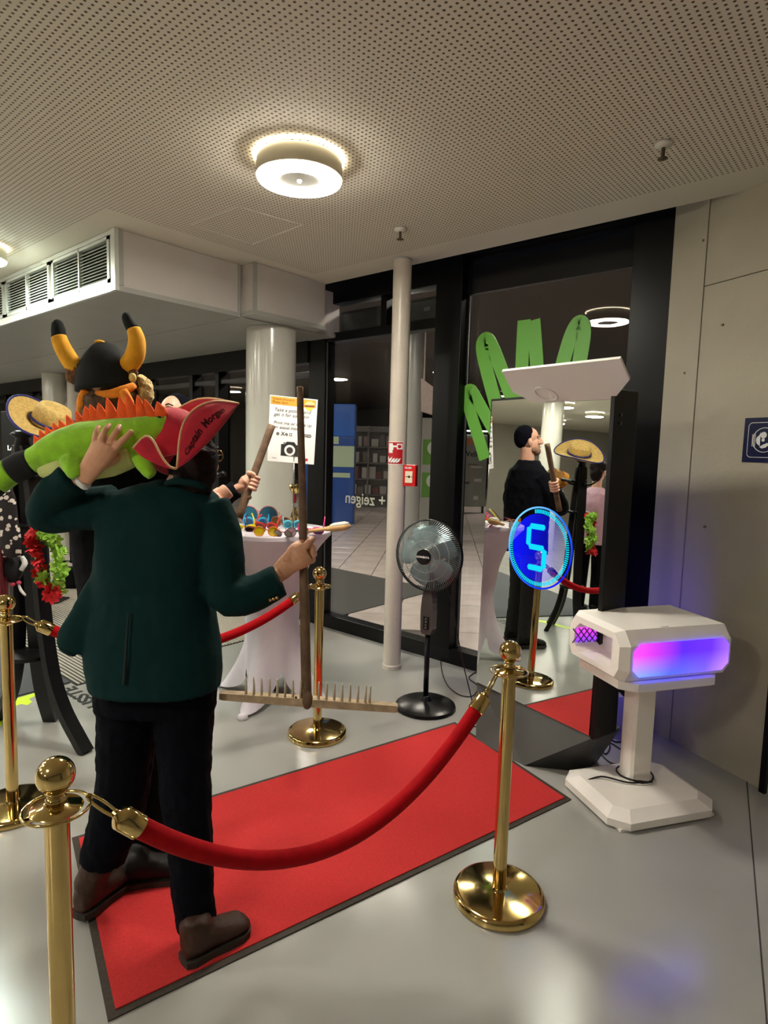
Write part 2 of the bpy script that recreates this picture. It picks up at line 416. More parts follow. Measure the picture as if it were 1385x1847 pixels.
# ------------------------------------------------------------------ columns
def column(name, x, y, r, z1, label, base=True):
    t = thing(name, label, 'column', (x, y, 0))
    bm = BM(); lathe(bm, [(r, 0), (r, z1)], V((x, y, 0)), 40); obj('shaft', bm, m_column if r > .1 else m_pole, t, smooth=True, angle=40)
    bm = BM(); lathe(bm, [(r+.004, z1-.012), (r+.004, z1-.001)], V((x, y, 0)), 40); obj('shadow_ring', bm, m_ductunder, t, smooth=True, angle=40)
    if base:
        bm = BM(); lathe(bm, [(r+.006, 0), (r+.006, .03), (r, .036)], V((x, y, 0)), 40); obj('collar', bm, m_pole, t, smooth=True, angle=40)
    return t
column('round_column', -4.12, 3.33, .205, BZ+.005, 'thick glossy white round column below the ceiling duct, behind the poster')
pole = column('slender_column', -2.872, 3.50, .066, CZ, 'slender beige round column carrying the red fire alarm button')
for px, D, r_, lb in ((97, 8.8, .163, 'distant grey round column left of the horned hat'), (133, 8.7, .1, 'thinner distant white column just left of the horned hat')):
    p = at(px, 640, D); column('round_column', p.x, p.y, r_, BZ, lb)
column('round_column', -8.9, -1.9, .2, CZ, 'white round column seen in the mirror above the straw hat')
column('round_column', -11.6, -1.2, .38, CZ, 'broad pale pillar seen in the mirror behind the man in the knit cap')

# ------------------------------------------------------------------ facade
fa = thing('wall_facade', '', ''); del fa['label']; del fa['category']; struct(fa)
def fbar(x0, x1, z0, z1, y0=3.90, y1=4.0, name='mullion', mt=None):
    bm = BM(); boxr(bm, x0, x1, y0, y1, z0, z1, bevel=.004); return obj(name, bm, mt or m_blackframe, fa)
fbar(-1.365, -1.135, 0, 3.3, 3.82, 4.0, 'post'); fbar(-2.835, -2.60, .12, 3.3, 3.86, 4.0, 'post'); fbar(-4.26, -4.045, 0, 3.3, 3.88, 4.0, 'post')
fbar(-2.60, -1.365, 0, .12, 3.88, 4.0, 'sill'); fbar(-4.045, -2.60, 0, .118, 3.88, 4.0, 'sill')
fbar(-2.60, -1.365, 3.06, 3.3, 3.87, 4.0, 'header'); fbar(-4.045, -2.835, 2.90, 3.3, 3.87, 4.0, 'header')
fbar(-2.60, -1.365, 2.80, 3.06, 3.93, 3.97, 'transom_panel', mat('dark_spandrel', (20, 21, 24), .15))
fbar(-4.045, -2.835, 2.585, 2.66, 3.89, 4.0, 'door_head'); fbar(-3.42, -3.36, 2.66, 2.9, 3.9, 4.0)
fbar(-2.615, -2.585, .12, 2.80, 3.955, 3.965, 'edge_strip', mat('steel_edge', (120, 120, 118), .3, .7))
fbar(-4.05, -4.035, .12, 2.585, 3.895, 3.905, 'edge_strip', MATS['steel_edge'])
fbar(-16, -4.26, 2.42, 2.62, 3.86, 4.0, 'header'); fbar(-16, -4.26, 2.30, 2.345, 3.9, 3.98, 'header', mat('dark_grey_frame', (22, 22, 22), .35)); fbar(-16, -4.26, 0, .12, 3.88, 4.0, 'sill')
for x in (-4.9, -5.71, -6.21, -7.2, -8.4, -9.6, -10.8, -12, -13.2): fbar(x-.035, x+.035, .12, 2.42, 3.88, 4.0)
fbar(-1.2, 4, 0, 3.3, 3.97, 4.05, 'backing_wall', m_far)
def pane(x0, x1, z0, z1, n):
    bm = BM(); boxr(bm, x0, x1, 3.955, 3.963, z0, z1); return struct(obj('window_%d' % n, bm, m_pane))
pane(-2.60, -1.365, .12, 2.80, 1); pane(-4.045, -2.835, .118, 2.585, 2); pane(-4.045, -2.835, 2.66, 2.9, 3)
xs = [-16, -13.2, -12, -10.8, -9.6, -8.4, -7.2, -6.21, -5.71, -4.9, -4.26]
for i in range(len(xs)-1): pane(xs[i], xs[i+1], .12, 2.42, 4+i)
# lettering on the door glass (reads from outside)
p = ony(695, 914, 3.95)
tx = thing('glass_lettering', 'white vinyl lettering zeigen seen reversed on the door glass', 'lettering', p)
m_vin = mat('white_vinyl', (196, 200, 186), .6)
text('plus_sign', '+', .142, None, m_vin, tx, fn=lambda c: V((p.x - c.x, 3.953 - c.z, p.z + c.y)), bold=.0015)
text('word_zeigen', 'zeigen', .142, None, m_vin, tx, fn=lambda c: V((p.x - .125 - c.x, 3.953 - c.z, p.z + c.y)), bold=.0015)

# ------------------------------------------------------------------ exterior passage beyond the glass
ext = thing('floor_exterior', '', ''); del ext['label']; del ext['category']; struct(ext)
bm = BM(); boxr(bm, -24, 4, 4.0, 24, -.06, -.012); obj('tile_bed', bm, mat('grout', (92, 84, 80), .9), ext)
m_tile = mat('stone_tile', (196, 184, 178), .2, noise=.12, nscale=3)
T = .5; a45 = math.radians(35); tm = None; cnt = 0
ca, sa = math.cos(a45), math.sin(a45)
cand = []
for i in range(-60, 60):
    for j in range(-60, 60):
        x = -5+(i*ca-j*sa)*T; y = 6+(i*sa+j*ca)*T
        if y < 4.36 or y > 24 or x < -24 or x > 1: continue
        D = (V((x, y, 0))-CAM).dot(FWD); q = (V((x, y, 0))-CAM)
        px = CX+FPX*q.dot(RIGHT)/D
        cand.append((D if 560 < px < 900 else D+100, x, y))
cand.sort()
bmrest = BM()
for k, (D, x, y) in enumerate(cand):
    Mx = Matrix.Translation((x, y, -.012)) @ Matrix.Rotation(a45, 4, 'Z')
    if k < 280 and D < 100:
        if tm is None:
            bm = BM(); box(bm, (0, 0, .006), (T-.01, T-.01, .012), bevel=.002, seg=1); o = obj('tile', bm, m_tile, ext); tm = o.data
        else:
            o = bpy.data.objects.new('tile', tm); COL.objects.link(o); o.parent = ext
        o.matrix_basis = Mx
    else: box(bmrest, (0, 0, .006), (T-.01, T-.01, .012), Mx)
obj('tile_field', bmrest, m_tile, ext, kind='stuff')
bm = BM(); boxr(bm, -9.5, -4.15, 4.02, 5.9, -.01, .008); tag(obj('doormat', bm, mat('mat_grey', (64, 64, 62), .95, noise=.2, nscale=120)), 'dark grey doormat outside the glass door', 'mat')
m_extdark = mat('passage_dark', (42, 40, 40), .8, noise=.1)
m_extceil = mat('passage_ceiling', (74, 66, 62), .7)
bm = BM(); boxr(bm, -24, 4, 4.05, 24, 3.7, 3.8); struct(obj('ceiling_exterior', bm, m_extceil))
bm = BM(); boxr(bm, -24, 4, 24, 24.1, -.05, 3.8); struct(obj('wall_exterior_back', bm, m_extdark))
bm = BM(); boxr(bm, -24.1, -24, 4.05, 24, -.05, 3.8); struct(obj('wall_exterior_left', bm, m_extdark))
bm = BM(); boxr(bm, 4, 4.1, 4.05, 24, -.05, 3.8); struct(obj('wall_exterior_right', bm, m_extdark))
# fill lamps added to brighten the passage beyond the glass
for i, (x, y) in enumerate(((-2.2, 5.4), (-4.6, 5.6), (-7.2, 6.2), (-10.5, 6.6), (-13, 13), (-8.5, 15))):
    t = thing('passage_fill_lamp', 'added round fill lamp on the dark passage ceiling outside', 'lamp', (x, y, 3.7), group='added fill lamps of the passage outside')
    bm = BM(); lathe(bm, [(.3, 3.66), (.3, 3.70)], V((x, y, 0)), 24); obj('housing', bm, m_lamp_body, t)
    bm = BM(); lathe(bm, [(.26, 3.652), (.26, 3.6595)], V((x, y, 0)), 24); obj('diffuser', bm, emis('passage_fill_diffuser', (255, 240, 225), 42), t)
# blue display cabinet
p0 = onz(600, 945); p1 = onz(634, 937)
bc = thing('display_cabinet', 'blue display cabinet with pale stickers in the passage outside the door', 'cabinet', p0)
U = (p1-p0).normalized() if False else V((.76, .65, 0)); N = V((-.65, .76, 0))
F = frame(p0, U, N, Z); bm = BM(); box(bm, (-.1, .3, .95), (1.1, .6, 1.9), F, bevel=.02); obj('cabinet_body', bm, mat('blue_paint', (22, 70, 150), .35), bc)
bm = BM(); box(bm, (-.15, .3, 2.25), (1.2, .62, .7), F, bevel=.02); obj('head_box', bm, mat('blue_bright', (24, 92, 186), .35), bc)
for (a, b, c, d) in ((-.3, .44, 1.25, 1.7), (-.3, .36, 1.02, 1.12), (-.4, .1, 1.74, 1.9)):
    bm = BM(); box(bm, ((a+b)/2, -.005, (c+d)/2), (b-a, .01, d-c), F); obj('sticker', bm, mat('pale_sticker', (170, 190, 160), .6), bc)
text('cabinet_lettering', 'FREI\nRAUM', .09, F @ frame(V((-.35, -.006, .45)), V((1, 0, 0)), Z, V((0, -1, 0))), m_whiteprint, bc)
# shop rack
rk = thing('shop_shelf', 'grey shop shelving with pale goods in the passage beyond the door', 'shelf', onz(668, 915))
F = frame(onz(668, 915), U, N, Z); bm = BM()
for s in (-.85, -.1, .65): box(bm, (s, .2, 1.15), (.05, .4, 2.3), F)
box(bm, (-.1, .41, 1.15), (1.55, .02, 2.3), F)
obj('rack_frame', bm, mat('rack_grey', (120, 116, 112), .5, noise=.2), rk)
for z in (.35, .8, 1.25, 1.7, 2.15):
    bm = BM(); box(bm, (-.1, .2, z), (1.5, .4, .03), F); obj('shelf_board', bm, MATS['rack_grey'], rk)
rr = random.Random(3)
for z in (.37, .82, 1.27, 1.72):
    x = -.78
    while x < .55:
        wd = rr.uniform(.1, .22); hh = rr.uniform(.15, .36); bm = BM(); box(bm, (x+wd/2, .15, z+hh/2), (wd*.9, .2, hh), F, bevel=.01)
        v = rr.choice([(176, 172, 166), (120, 112, 108), (150, 132, 126), (96, 92, 92), (190, 186, 182), (120, 60, 60)])
        tag(obj('shop_package', bm, mat('pack_%d_%d_%d' % v, v, .5)), 'small pale package on the shop shelving outside', 'package', 'packages on the shop shelving outside'); x += wd+rr.uniform(.0, .1)
# passage pillar with green posters, bare pillar, light box
def at_floor(px, py): return onz(px, py)
p = onz(738, 985); bm = BM(); lathe(bm, [(.16, 0), (.16, 3.69)], p, 24)
tag(obj('passage_pillar', bm, mat('passage_pillar_paint', (150, 150, 146), .3), smooth=True, angle=40), 'grey round pillar in the passage directly behind the slender column', 'column')
p = onz(778, 960)
pp = thing('poster_pillar', 'pale advertising panel with two green posters in the passage outside', 'display', p)
F = frame(p, U, N, Z); bm = BM(); box(bm, (0, .06, 1.15), (.5, .12, 2.3), F, bevel=.01); obj('panel_board', bm, mat('panel_pale', (160, 160, 152), .4), pp)
for z in (1.62, .96):
    bm = BM(); box(bm, (0, -.004, z), (.46, .008, .5), F); gp_ = obj('green_poster', bm, mat('poster_green', (92, 142, 52), .5), pp)
    bm = BM(); lathe(bm, [(.14, -.012), (.14, -.008)], n=24, mtx=F @ frame(V((0, 0, z+.08)), V((1, 0, 0)), Z, V((0, 1, 0)))); o = obj('round_logo', bm, mat('poster_pale', (196, 206, 190), .5), gp_)
    text('poster_lettering', 'BIO', .07, F @ frame(V((-.06, -.013, z+.055)), V((1, 0, 0)), Z, V((0, -1, 0))), mat('poster_darktext', (60, 90, 50), .5), pp)
p = onz(846, 925)
lb = thing('light_box', 'grey poster stand with a light tube on top, outside the right glass', 'display', p)
F = frame(p, U, N, Z); m_lbox = mat('lightbox_grey', (134, 138, 128), .4)
bm = BM()
for x in (-.36, .36): box(bm, (x, .06, .1), (.06, .1, .2), F)
obj('stand_leg', bm, m_blackframe, lb)
bm = BM(); box(bm, (0, .06, 1.14), (.86, .12, 1.95), F, bevel=.05, seg=3); obj('panel_board', bm, m_lbox, lb)
bm = BM(); box(bm, (0, .05, 2.18), (.95, .1, .08), F); obj('tube_housing', bm, m_blackframe, lb)
bm = BM(); box(bm, (0, -.015, 2.2), (.9, .03, .025), F); obj('light_tube', bm, emis('tube_light', (255, 255, 250), 6), lb)
bm = BM(); box(bm, (-.02, -.004, 1.92), (.72, .008, .18), F); obj('orange_band', bm, mat('band_orange', (176, 110, 70), .5), lb)
text('poster_heading', 'Welios', .2, F @ frame(V((-.24, -.006, 1.52)), V((1, 0, 0)), Z, V((0, -1, 0))), m_text_black, lb, bold=.004)
for (a, b, c, d) in ((-.1, .2, 1.3, 1.32), (0, .3, 1.22, 1.26), (-.32, -.02, .78, .84), (.1, .3, .85, .93), (-.25, -.15, .42, .52), (.1, .22, .36, .46)):
    bm = BM(); box(bm, ((a+b)/2, -.003, (c+d)/2), (b-a, .006, d-c), F); obj('print_patch', bm, mat('patch_dark', (70, 70, 66), .6) if a < 0 else mat('patch_pale', (190, 192, 184), .6), lb)
bm = BM(); prism(bm, [at(760, 682, 9), at(792, 706, 9), at(792, 752, 9), at(760, 742, 9)], N*.1)
for x in (765, 788): cyl(bm, at(x, 700, 9)+N*.05, V((*(at(x, 700, 9)+N*.05).xy, 3.69)), .012, 8)
tag(obj('hanging_sign', bm, mat('sign_pinkgrey', (128, 112, 104), .6, noise=.1)), 'slanted pinkish panel hanging in the passage behind the glass', 'sign')
# air curtain above the door, outside
ac = thing('air_curtain', 'dark grey air curtain housing above the glass door', 'heater', (-3.4, 4.15, 2.62))
bm = BM(); boxr(bm, -4.02, -2.88, 4.02, 4.32, 2.67, 2.87, bevel=.03); obj('casing', bm, mat('casing_grey', (62, 62, 62), .4), ac)
bm = BM(); boxr(bm, -4.02, -2.88, 4.03, 4.3, 2.655, 2.669); obj('outlet_panel', bm, mat('outlet_grey', (132, 130, 126), .4), ac)
bm = BM(); boxr(bm, -3.06, -3.0, 4.012, 4.0195, 2.755, 2.785); obj('badge', bm, mat('badge_grey', (130, 128, 124), .4, .6), ac)

# ------------------------------------------------------------------ green scribble on the right pane
def ribbon(pts, wd, name, parent):
    P = [ony(x, y, 3.945) for x, y in pts]
    Q = []
    m_ = len(P)
    for i in range(m_-1):
        a, b, c, d = P[max(i-1, 0)], P[i], P[i+1], P[min(i+2, m_-1)]
        for s in range(8):
            t = s/8; Q.append(.5*((2*b)+(c-a)*t+(2*a-5*b+4*c-d)*t*t+(3*b-a-3*c+d)*t**3))
    Q.append(P[-1])
    bm = BM(); prev = None
    ycount = 0
    for i, q in enumerate(Q):
        t = (Q[min(i+1, len(Q)-1)]-Q[max(i-1, 0)]).normalized(); n = V((-t.z, 0, t.x))
        r = [bm.verts.new(q+n*wd+V((0, .004, 0))), bm.verts.new(q-n*wd+V((0, .004, 0))), bm.verts.new(q-n*wd-V((0, .0, 0))), bm.verts.new(q+n*wd)]
        if prev:
            for k in range(4): bm.faces.new((prev[k], prev[(k+1) % 4], r[(k+1) % 4], r[k]))
        prev = r
    return obj(name, bm, m_scrib, parent)
m_scrib = mat('green_vinyl', (104, 178, 62), .5)
sc = thing('window_graphic', 'green hand drawn zigzag line stuck on the right glass pane behind the mirror', 'sticker', (-2.0, 3.945, 1.5))
ribbon([(874, 828), (866, 800), (850, 750), (841, 715), (848, 704), (860, 722), (890, 775), (915, 815)], .048, 'scribble_stroke', sc)
ribbon([(915, 815), (898, 745), (878, 670), (869, 625), (877, 612), (890, 632), (920, 710), (938, 760)], .052, 'scribble_stroke', sc)
ribbon([(938, 760), (940, 680), (945, 577)], .05, 'scribble_stroke', sc)
ribbon([(962, 577), (968, 660), (972, 760)], .05, 'scribble_stroke', sc)
ribbon([(985, 760), (1005, 690), (1028, 610), (1044, 582), (1052, 600), (1044, 660), (1030, 760)], .05, 'scribble_stroke', sc)
ribbon([(1085, 790), (1105, 735), (1122, 712), (1126, 730), (1118, 770)], .035, 'scribble_stroke', sc)

# ------------------------------------------------------------------ ceiling ring lamps
def ring_lamp(x, y, label, mt, group='ring lamps on the ceiling'):
    t = thing('ring_lamp', label, 'lamp', (x, y, CZ), group=group)
    c = V((x, y, 0))
    bm = BM(); lathe(bm, [(.165, 2.99), (.2, 2.985), (.202, 2.905), (.196, 2.902)], c, 48); obj('housing', bm, m_lamp_body, t, smooth=True, angle=40)
    bm = BM(); rs = []
    for r, z in ((.195, 2.9015), (.195, 2.896), (.185, 2.893), (.1, 2.893), (.095, 2.9015)):
        rs.append([V((x+r*math.cos(2*PI*i/48), y+r*math.sin(2*PI*i/48), z)) for i in range(48)])
    rings(bm, rs, cap=False, closed=True); obj('diffuser', bm, mt, t, smooth=True, angle=40)
    bm = BM(); lathe(bm, [(.093, 2.9015), (.093, 2.897), (.03, 2.9)], c, 32); obj('center_plate', bm, mat('lamp_plate', (120, 114, 98), .4, .5), t, smooth=True, angle=40)
    bm = BM(); ball(bm, V((x, y, 2.897)), .012); obj('sensor', bm, m_column, t, smooth=True)
    bm = BM(); rs = []
    for r, z in ((.2, 2.999), (.21, 2.997), (.21, 2.9935), (.2, 2.9915)):
        rs.append([V((x+r*math.cos(2*PI*i/48), y+r*math.sin(2*PI*i/48), z)) for i in range(48)])
    rings(bm, rs, cap=False, closed=True); obj('halo_ring', bm, emis('halo', (255, 240, 210), 12), t)
    return t
ring_lamp(-2.30, 2.02, 'round ring ceiling lamp shining above the red carpet', m_ringlight)
ring_lamp(-5.08, 1.48, 'ring ceiling lamp beside the ventilation grilles at the left frame edge', m_ringlight2)
for x, y in ((-8.1, -1.2), (-7.2, -4.3), (-10.7, -4.2), (-13.2, -4.9), (-12.2, -.8), (-4.6, -1.2), (-1.2, -1.6), (-4.2, -5.0), (-.8, -5.5), (-8.6, 1.3), (-12.2, 1.2), (-5.8, -.3), (-9.6, -2.6), (-5.4, -3.0), (-10.2, -.6)):  # some read off reflections, the rest added to brighten hall and mirror view
    ring_lamp(x, y, 'ring ceiling lamp out of view, some known from reflections, others added as fill light', m_ringlight)
# sprinklers
for q, lb_ in (((1197, 258), 'small ceiling sprinkler at right, above the dark glass wall'), ((722, 412), 'small ceiling sprinkler near the top of the slender column')):
    p = onz(q[0], q[1], CZ); t = thing('sprinkler', lb_, 'sprinkler', p, group='ceiling sprinklers')
    bm = BM(); lathe(bm, [(.038, CZ-.001), (.036, CZ-.012), (.012, CZ-.02)], V((p.x, p.y, 0)), 20); obj('escutcheon', bm, m_white, t, smooth=True)
    bm = BM(); lathe(bm, [(.008, CZ-.02), (.008, CZ-.06)], V((p.x, p.y, 0)), 12); obj('stem', bm, mat('brass_dark', (96, 84, 66), .4, .8), t, smooth=True)
    bm = BM(); lathe(bm, [(.02, CZ-.062), (.022, CZ-.066), (.004, CZ-.07)], V((p.x, p.y, 0)), 14); obj('deflector', bm, MATS['brass_dark'], t, smooth=True)

# ------------------------------------------------------------------ fire alarm sign and call point on the slender column
PC = V((-2.872, 3.50, 0)); PR = .0675
toc = (CAM-PC); toc.z = 0; a0 = math.atan2(toc.y, toc.x)
def curved(u, v, o=0):       # u metres to the right along the shaft surface as seen from the hall, v height
    a = a0 + u/PR; return V((PC.x+(PR+o)*math.cos(a), PC.y+(PR+o)*math.sin(a), v))
def cpatch(bm, poly_u0, u1, v0, v1, o, n=10):
    a = [curved(poly_u0+(u1-poly_u0)*i/n, v0, o) for i in range(n+1)]; b = [curved(poly_u0+(u1-poly_u0)*i/n, v1, o) for i in range(n+1)]
    va = [bm.verts.new(p) for p in a]; vb = [bm.verts.new(p) for p in b]
    for i in range(n): bm.faces.new((va[i], va[i+1], vb[i+1], vb[i]))
zs0 = onpl(715, 838, PC, toc).z; zs1 = onpl(715, 797, PC, toc).z
fs = thing('fire_alarm_sign', 'red fire alarm sign with hand and flames wrapped round the slender column', 'sign', curved(0, zs0))
S_ = .165; u0, u1 = -.125, .045; zs1 = zs0+S_+.005
bm = BM(); cpatch(bm, u0, u1, zs0, zs1, .0015, 16); obj('sign_border', bm, mat('sign_white', (240, 226, 214), .5), fs, norm=False)
bm = BM(); cpatch(bm, u0+.007, u1-.007, zs0+.007, zs1-.007, .0025, 16); obj('sign_field', bm, m_signred, fs, norm=False)
def cpoly(name, pts, o=.006):
    bm = BM(); vs = [bm.verts.new(curved(a, zs0+b, o)) for a, b in pts]; bm.faces.new(vs); return obj(name, bm, m_whiteprint, fs, norm=False)
bm = BM()
cpatch(bm, -.075, -.036, zs0+.085, zs0+.155, .004, 6); cpatch(bm, -.036, -.006, zs0+.127, zs0+.139, .004, 4); cpatch(bm, -.036, -.03, zs0+.108, zs0+.127, .004, 2); cpatch(bm, -.036, -.033, zs0+.139, zs0+.147, .004, 2)
obj('hand_symbol', bm, m_whiteprint, fs, norm=False)
bm = BM(); cpatch(bm, -.006, .034, zs0+.112, zs0+.153, .004, 6); obj('button_symbol', bm, m_whiteprint, fs, norm=False)
bm = BM(); vs = [bm.verts.new(curved(.0125+.013*math.cos(i*PI/6), zs0+.132+.013*math.sin(i*PI/6), .0055)) for i in range(12)]; bm.faces.new(vs); obj('button_dot', bm, m_signred, fs, norm=False)
for dx in (-.06, -.04, -.02, .0):
    cpoly('flame_symbol', [(dx-.012, .018), (dx-.004, .014), (dx+.012, .03), (dx+.026, .058), (dx+.008, .048), (dx-.004, .04), (dx-.01, .066), (dx-.02, .05)] if dx < -.05 else [(dx-.012, .016), (dx-.003, .014), (dx+.012, .024), (dx+.024, .05), (dx+.006, .042)])
cn = (toc.normalized()*math.cos(.45) + V((toc.normalized().y, -toc.normalized().x, 0))*-math.sin(.45)*-1)
cn = Matrix.Rotation(-.35, 3, 'Z') @ toc.normalized()
cr = V((-cn.y, cn.x, 0))
pcb = onpl(737, 858, PC+toc.normalized()*.07, toc)
cp = thing('fire_alarm_button', 'red manual fire alarm call point on the slender column', 'alarm', pcb)
F = frame(pcb, cr, -cn, Z)
bm = BM(); box(bm, (0, .035, 0), (.1, .06, .155), F, bevel=.006); obj('housing', bm, mat('alarm_red', (214, 34, 34), .3), cp)
bm = BM(); box(bm, (0, .0015, -.01), (.056, .005, .085), F, bevel=.001); pl_ = obj('press_plate', bm, mat('plate_ivory', (240, 228, 196), .4), cp)
bm = BM(); lathe(bm, [(.009, -.0015), (.009, .001)], n=16, mtx=F @ frame(V((.004, -.001, -.008)), V((1, 0, 0)), Z, V((0, 1, 0))))
box(bm, (-.014, -.002, -.008), (.018, .002, .005), F); box(bm, (.024, -.002, -.008), (.006, .002, .006), F); obj('press_mark', bm, m_text_black, pl_)
text('alarm_lettering', 'FEUER', .019, F @ frame(V((-.033, .0035, .05)), V((1, 0, 0)), Z, V((0, -1, 0))), m_whiteprint, cp, bold=.0006)

# ------------------------------------------------------------------ blue sign on the right wall
sg = thing('safety_sign', 'navy blue square sign with white pictogram on the right wall', 'sign', wp(.32)+Z*1.64)
F = frame(wp(.323)+Z*1.638, WD, -WN, Z)
bm = BM(); box(bm, (.106, -.003, .106), (.222, .005, .222), F); obj('sign_plate', bm, m_bluesign, sg)
def fpoly(pts, name, o=-.0068, mt=None):
    bm = BM(); prism(bm, [F @ V((x, o, z)) for x, z in pts], WN*.0008); return obj(name, bm, mt or m_whiteprint, sg)
def arc(cx, cz, r, a, b, n=24): return [(cx+r*math.cos(a+(b-a)*i/n), cz+r*math.sin(a+(b-a)*i/n)) for i in range(n+1)]
bm = BM(); rr_ = arc(.04, .04, .02, PI, 1.5*PI, 6)+arc(.172, .04, .02, 1.5*PI, 2*PI, 6)+arc(.172, .172, .02, 0, .5*PI, 6)+arc(.04, .172, .02, .5*PI, PI, 6)
tube(bm, [F @ V((x, -.0066, z)) for x, z in rr_], .0016, 6, closed=True); obj('outline', bm, m_whiteprint, sg)
bm = BM(); tube(bm, [F @ V((x, -.0066, z)) for x, z in arc(.106, .106, .06, 0, 2*PI, 40)[:-1]], .002, 6, closed=True); obj('ring_outline', bm, m_whiteprint, sg)
bm = BM(); tube(bm, [F @ V((.051+.009*math.cos(t*2*PI*6/60), -.0066, .075+.001*t+.007*math.sin(t*2*PI*6/60))) for t in range(61)], .0013, 5); obj('coil_symbol', bm, m_whiteprint, sg)
fpoly([(.086, .145)]+arc(.09, .105, .026, 2.0, 4.3, 14)+[(.086, .075)], 'back_symbol')
fpoly(arc(.102, .13, .016, 0, 2*PI, 20)[:-1], 'blob_symbol'); fpoly(arc(.101, .106, .0085, 0, 2*PI, 16)[:-1], 'dot_symbol')
fpoly([(.084, .072), (.104, .084), (.125, .092), (.13, .08), (.115, .068), (.096, .064)], 'foot_symbol')

# ------------------------------------------------------------------ red carpet
ca_ = [V((-1.983, 3.039, 0)), V((-1.101, 2.727, 0)), V((-1.607, .725, 0)), V((-2.526, 1.007, 0))]
rc = thing('red_carpet', 'red carpet runner with dark rubber edging leading to the mirror', 'carpet', sum(ca_, V())/4)
bm = BM(); prism(bm, [p+Z*.0005 for p in ca_], Z*.005); obj('rubber_backing', bm, m_rubber, rc)
cc = sum(ca_, V())/4
def inset(p, i):
    a, b = ca_[i-1], ca_[(i+1) % 4]; return p + (a-p).normalized()*.024 + (b-p).normalized()*.024
bm = BM(); prism(bm, [inset(p, i)+Z*.0056 for i, p in enumerate(ca_)], Z*.004); obj('pile', bm, m_carpet, rc)

# ------------------------------------------------------------------ entrance mat, dark mat, lime sticker, floor lettering
em = thing('entrance_mat', 'ribbed grey and black entrance mat set in the floor behind the costumed people', 'mat', (-6, 2.8, 0))
bm = BM(); boxr(bm, -9, -4.17, 1.72, 3.86, .0005, .003); obj('mat_base', bm, mat('mat_black', (26, 25, 24), .9), em)
bm = BM(); y = 1.735
while y < 3.85: boxr(bm, -8.99, -4.18, y, y+.014, .003, .009); y += .0285
obj('ribs', bm, mat('rib_alu', (186, 180, 168), .45, .3), em, kind='stuff')
bm = BM(); boxr(bm, -9, -4.25, .2, 1.712, .0005, .012, bevel=.003)
tag(obj('dark_mat', bm, mat('slate_mat', (64, 66, 70), .8, noise=.1, nscale=50)), 'plain dark grey mat on the floor left of the costume stand', 'mat')
bm = BM(); prism(bm, [onz(x, y)+Z*.0005 for x, y in ((33, 1259), (70, 1248), (68, 1253), (52, 1261), (58, 1266), (50, 1272), (38, 1270), (22, 1276), (8, 1290), (4, 1306), (-14, 1330), (-30, 1330), (-20, 1290))], Z*.001)
tag(obj('floor_sticker', bm, m_lime), 'lime green vinyl arrow sticker on the floor beside the dark mat', 'sticker')
ft = text('floor_lettering', 'AUSSTE', .125, None, m_text_black, fn=lambda c: V((-3.64-c.x*1.28, 1.60-c.y*1.0+.105, .0012+c.z)), bold=.004)
tag(ft, 'black capital lettering AUSSTE upside down on the grey floor', 'lettering')

# ------------------------------------------------------------------ stanchions and ropes
def stanchion_proto():
    t = thing('stanchion', 'x', 'stanchion', (0, 0, 0))
    bm = BM(); lathe(bm, [(.160, 0), (.168, .004), (.168, .024), (.162, .031), (.15, .034), (.03, .042), (.026, .05)], n=64); obj('base', bm, m_gold, t, smooth=True, angle=50)
    bm = BM(); lathe(bm, [(.025, .04), (.025, .866)], n=32); obj('pole', bm, m_gold, t, smooth=True, angle=50)
    bm = BM(); lathe(bm, [(.024, .85), (.03, .862), (.05, .868), (.053, .872), (.05, .876), (.028, .88), (.024, .884)], n=40); obj('collar', bm, m_gold, t, smooth=True, angle=60)
    bm = BM(); lathe(bm, [(.024, .88), (.02, .888), (.023, .893), (.018, .898), (.015, .903), (.022, .908), (.02, .912)], n=24); ball(bm, V((0, 0, .946)), .039, u=32, v=20); obj('finial', bm, m_gold, t, smooth=True)
    bm = BM(); tube(bm, [V((.066*math.cos(a*PI/10), .066*math.sin(a*PI/10), .872)) for a in range(20)], .0035, 8, closed=True); obj('hook_ring', bm, m_gold, t, smooth=True)
    return t
sp = stanchion_proto()
ST = {'FL': V((-1.321, .497, 0)), 'L2': V((-2.927, .919, 0)), 'MID': V((-2.477, 2.357, 0)), 'R': V((-1.029, 1.918, 0))}
SL = {'FL': 'brass stanchion nearest the viewer at the lower left, base cut off by the frame', 'L2': 'brass stanchion by the costume stand at the left frame edge',
      'MID': 'brass stanchion in front of the white high table', 'R': 'brass stanchion on the right side of the red carpet, its base mirroring blue light'}
for i, k in enumerate(ST):
    if i == 0: sp.location = ST[k]; sp['label'] = SL[k]; sp['group'] = 'brass rope stanchions'
    else: copy_tree(sp, Matrix.Translation(ST[k]), SL[k], 'brass rope stanchions')
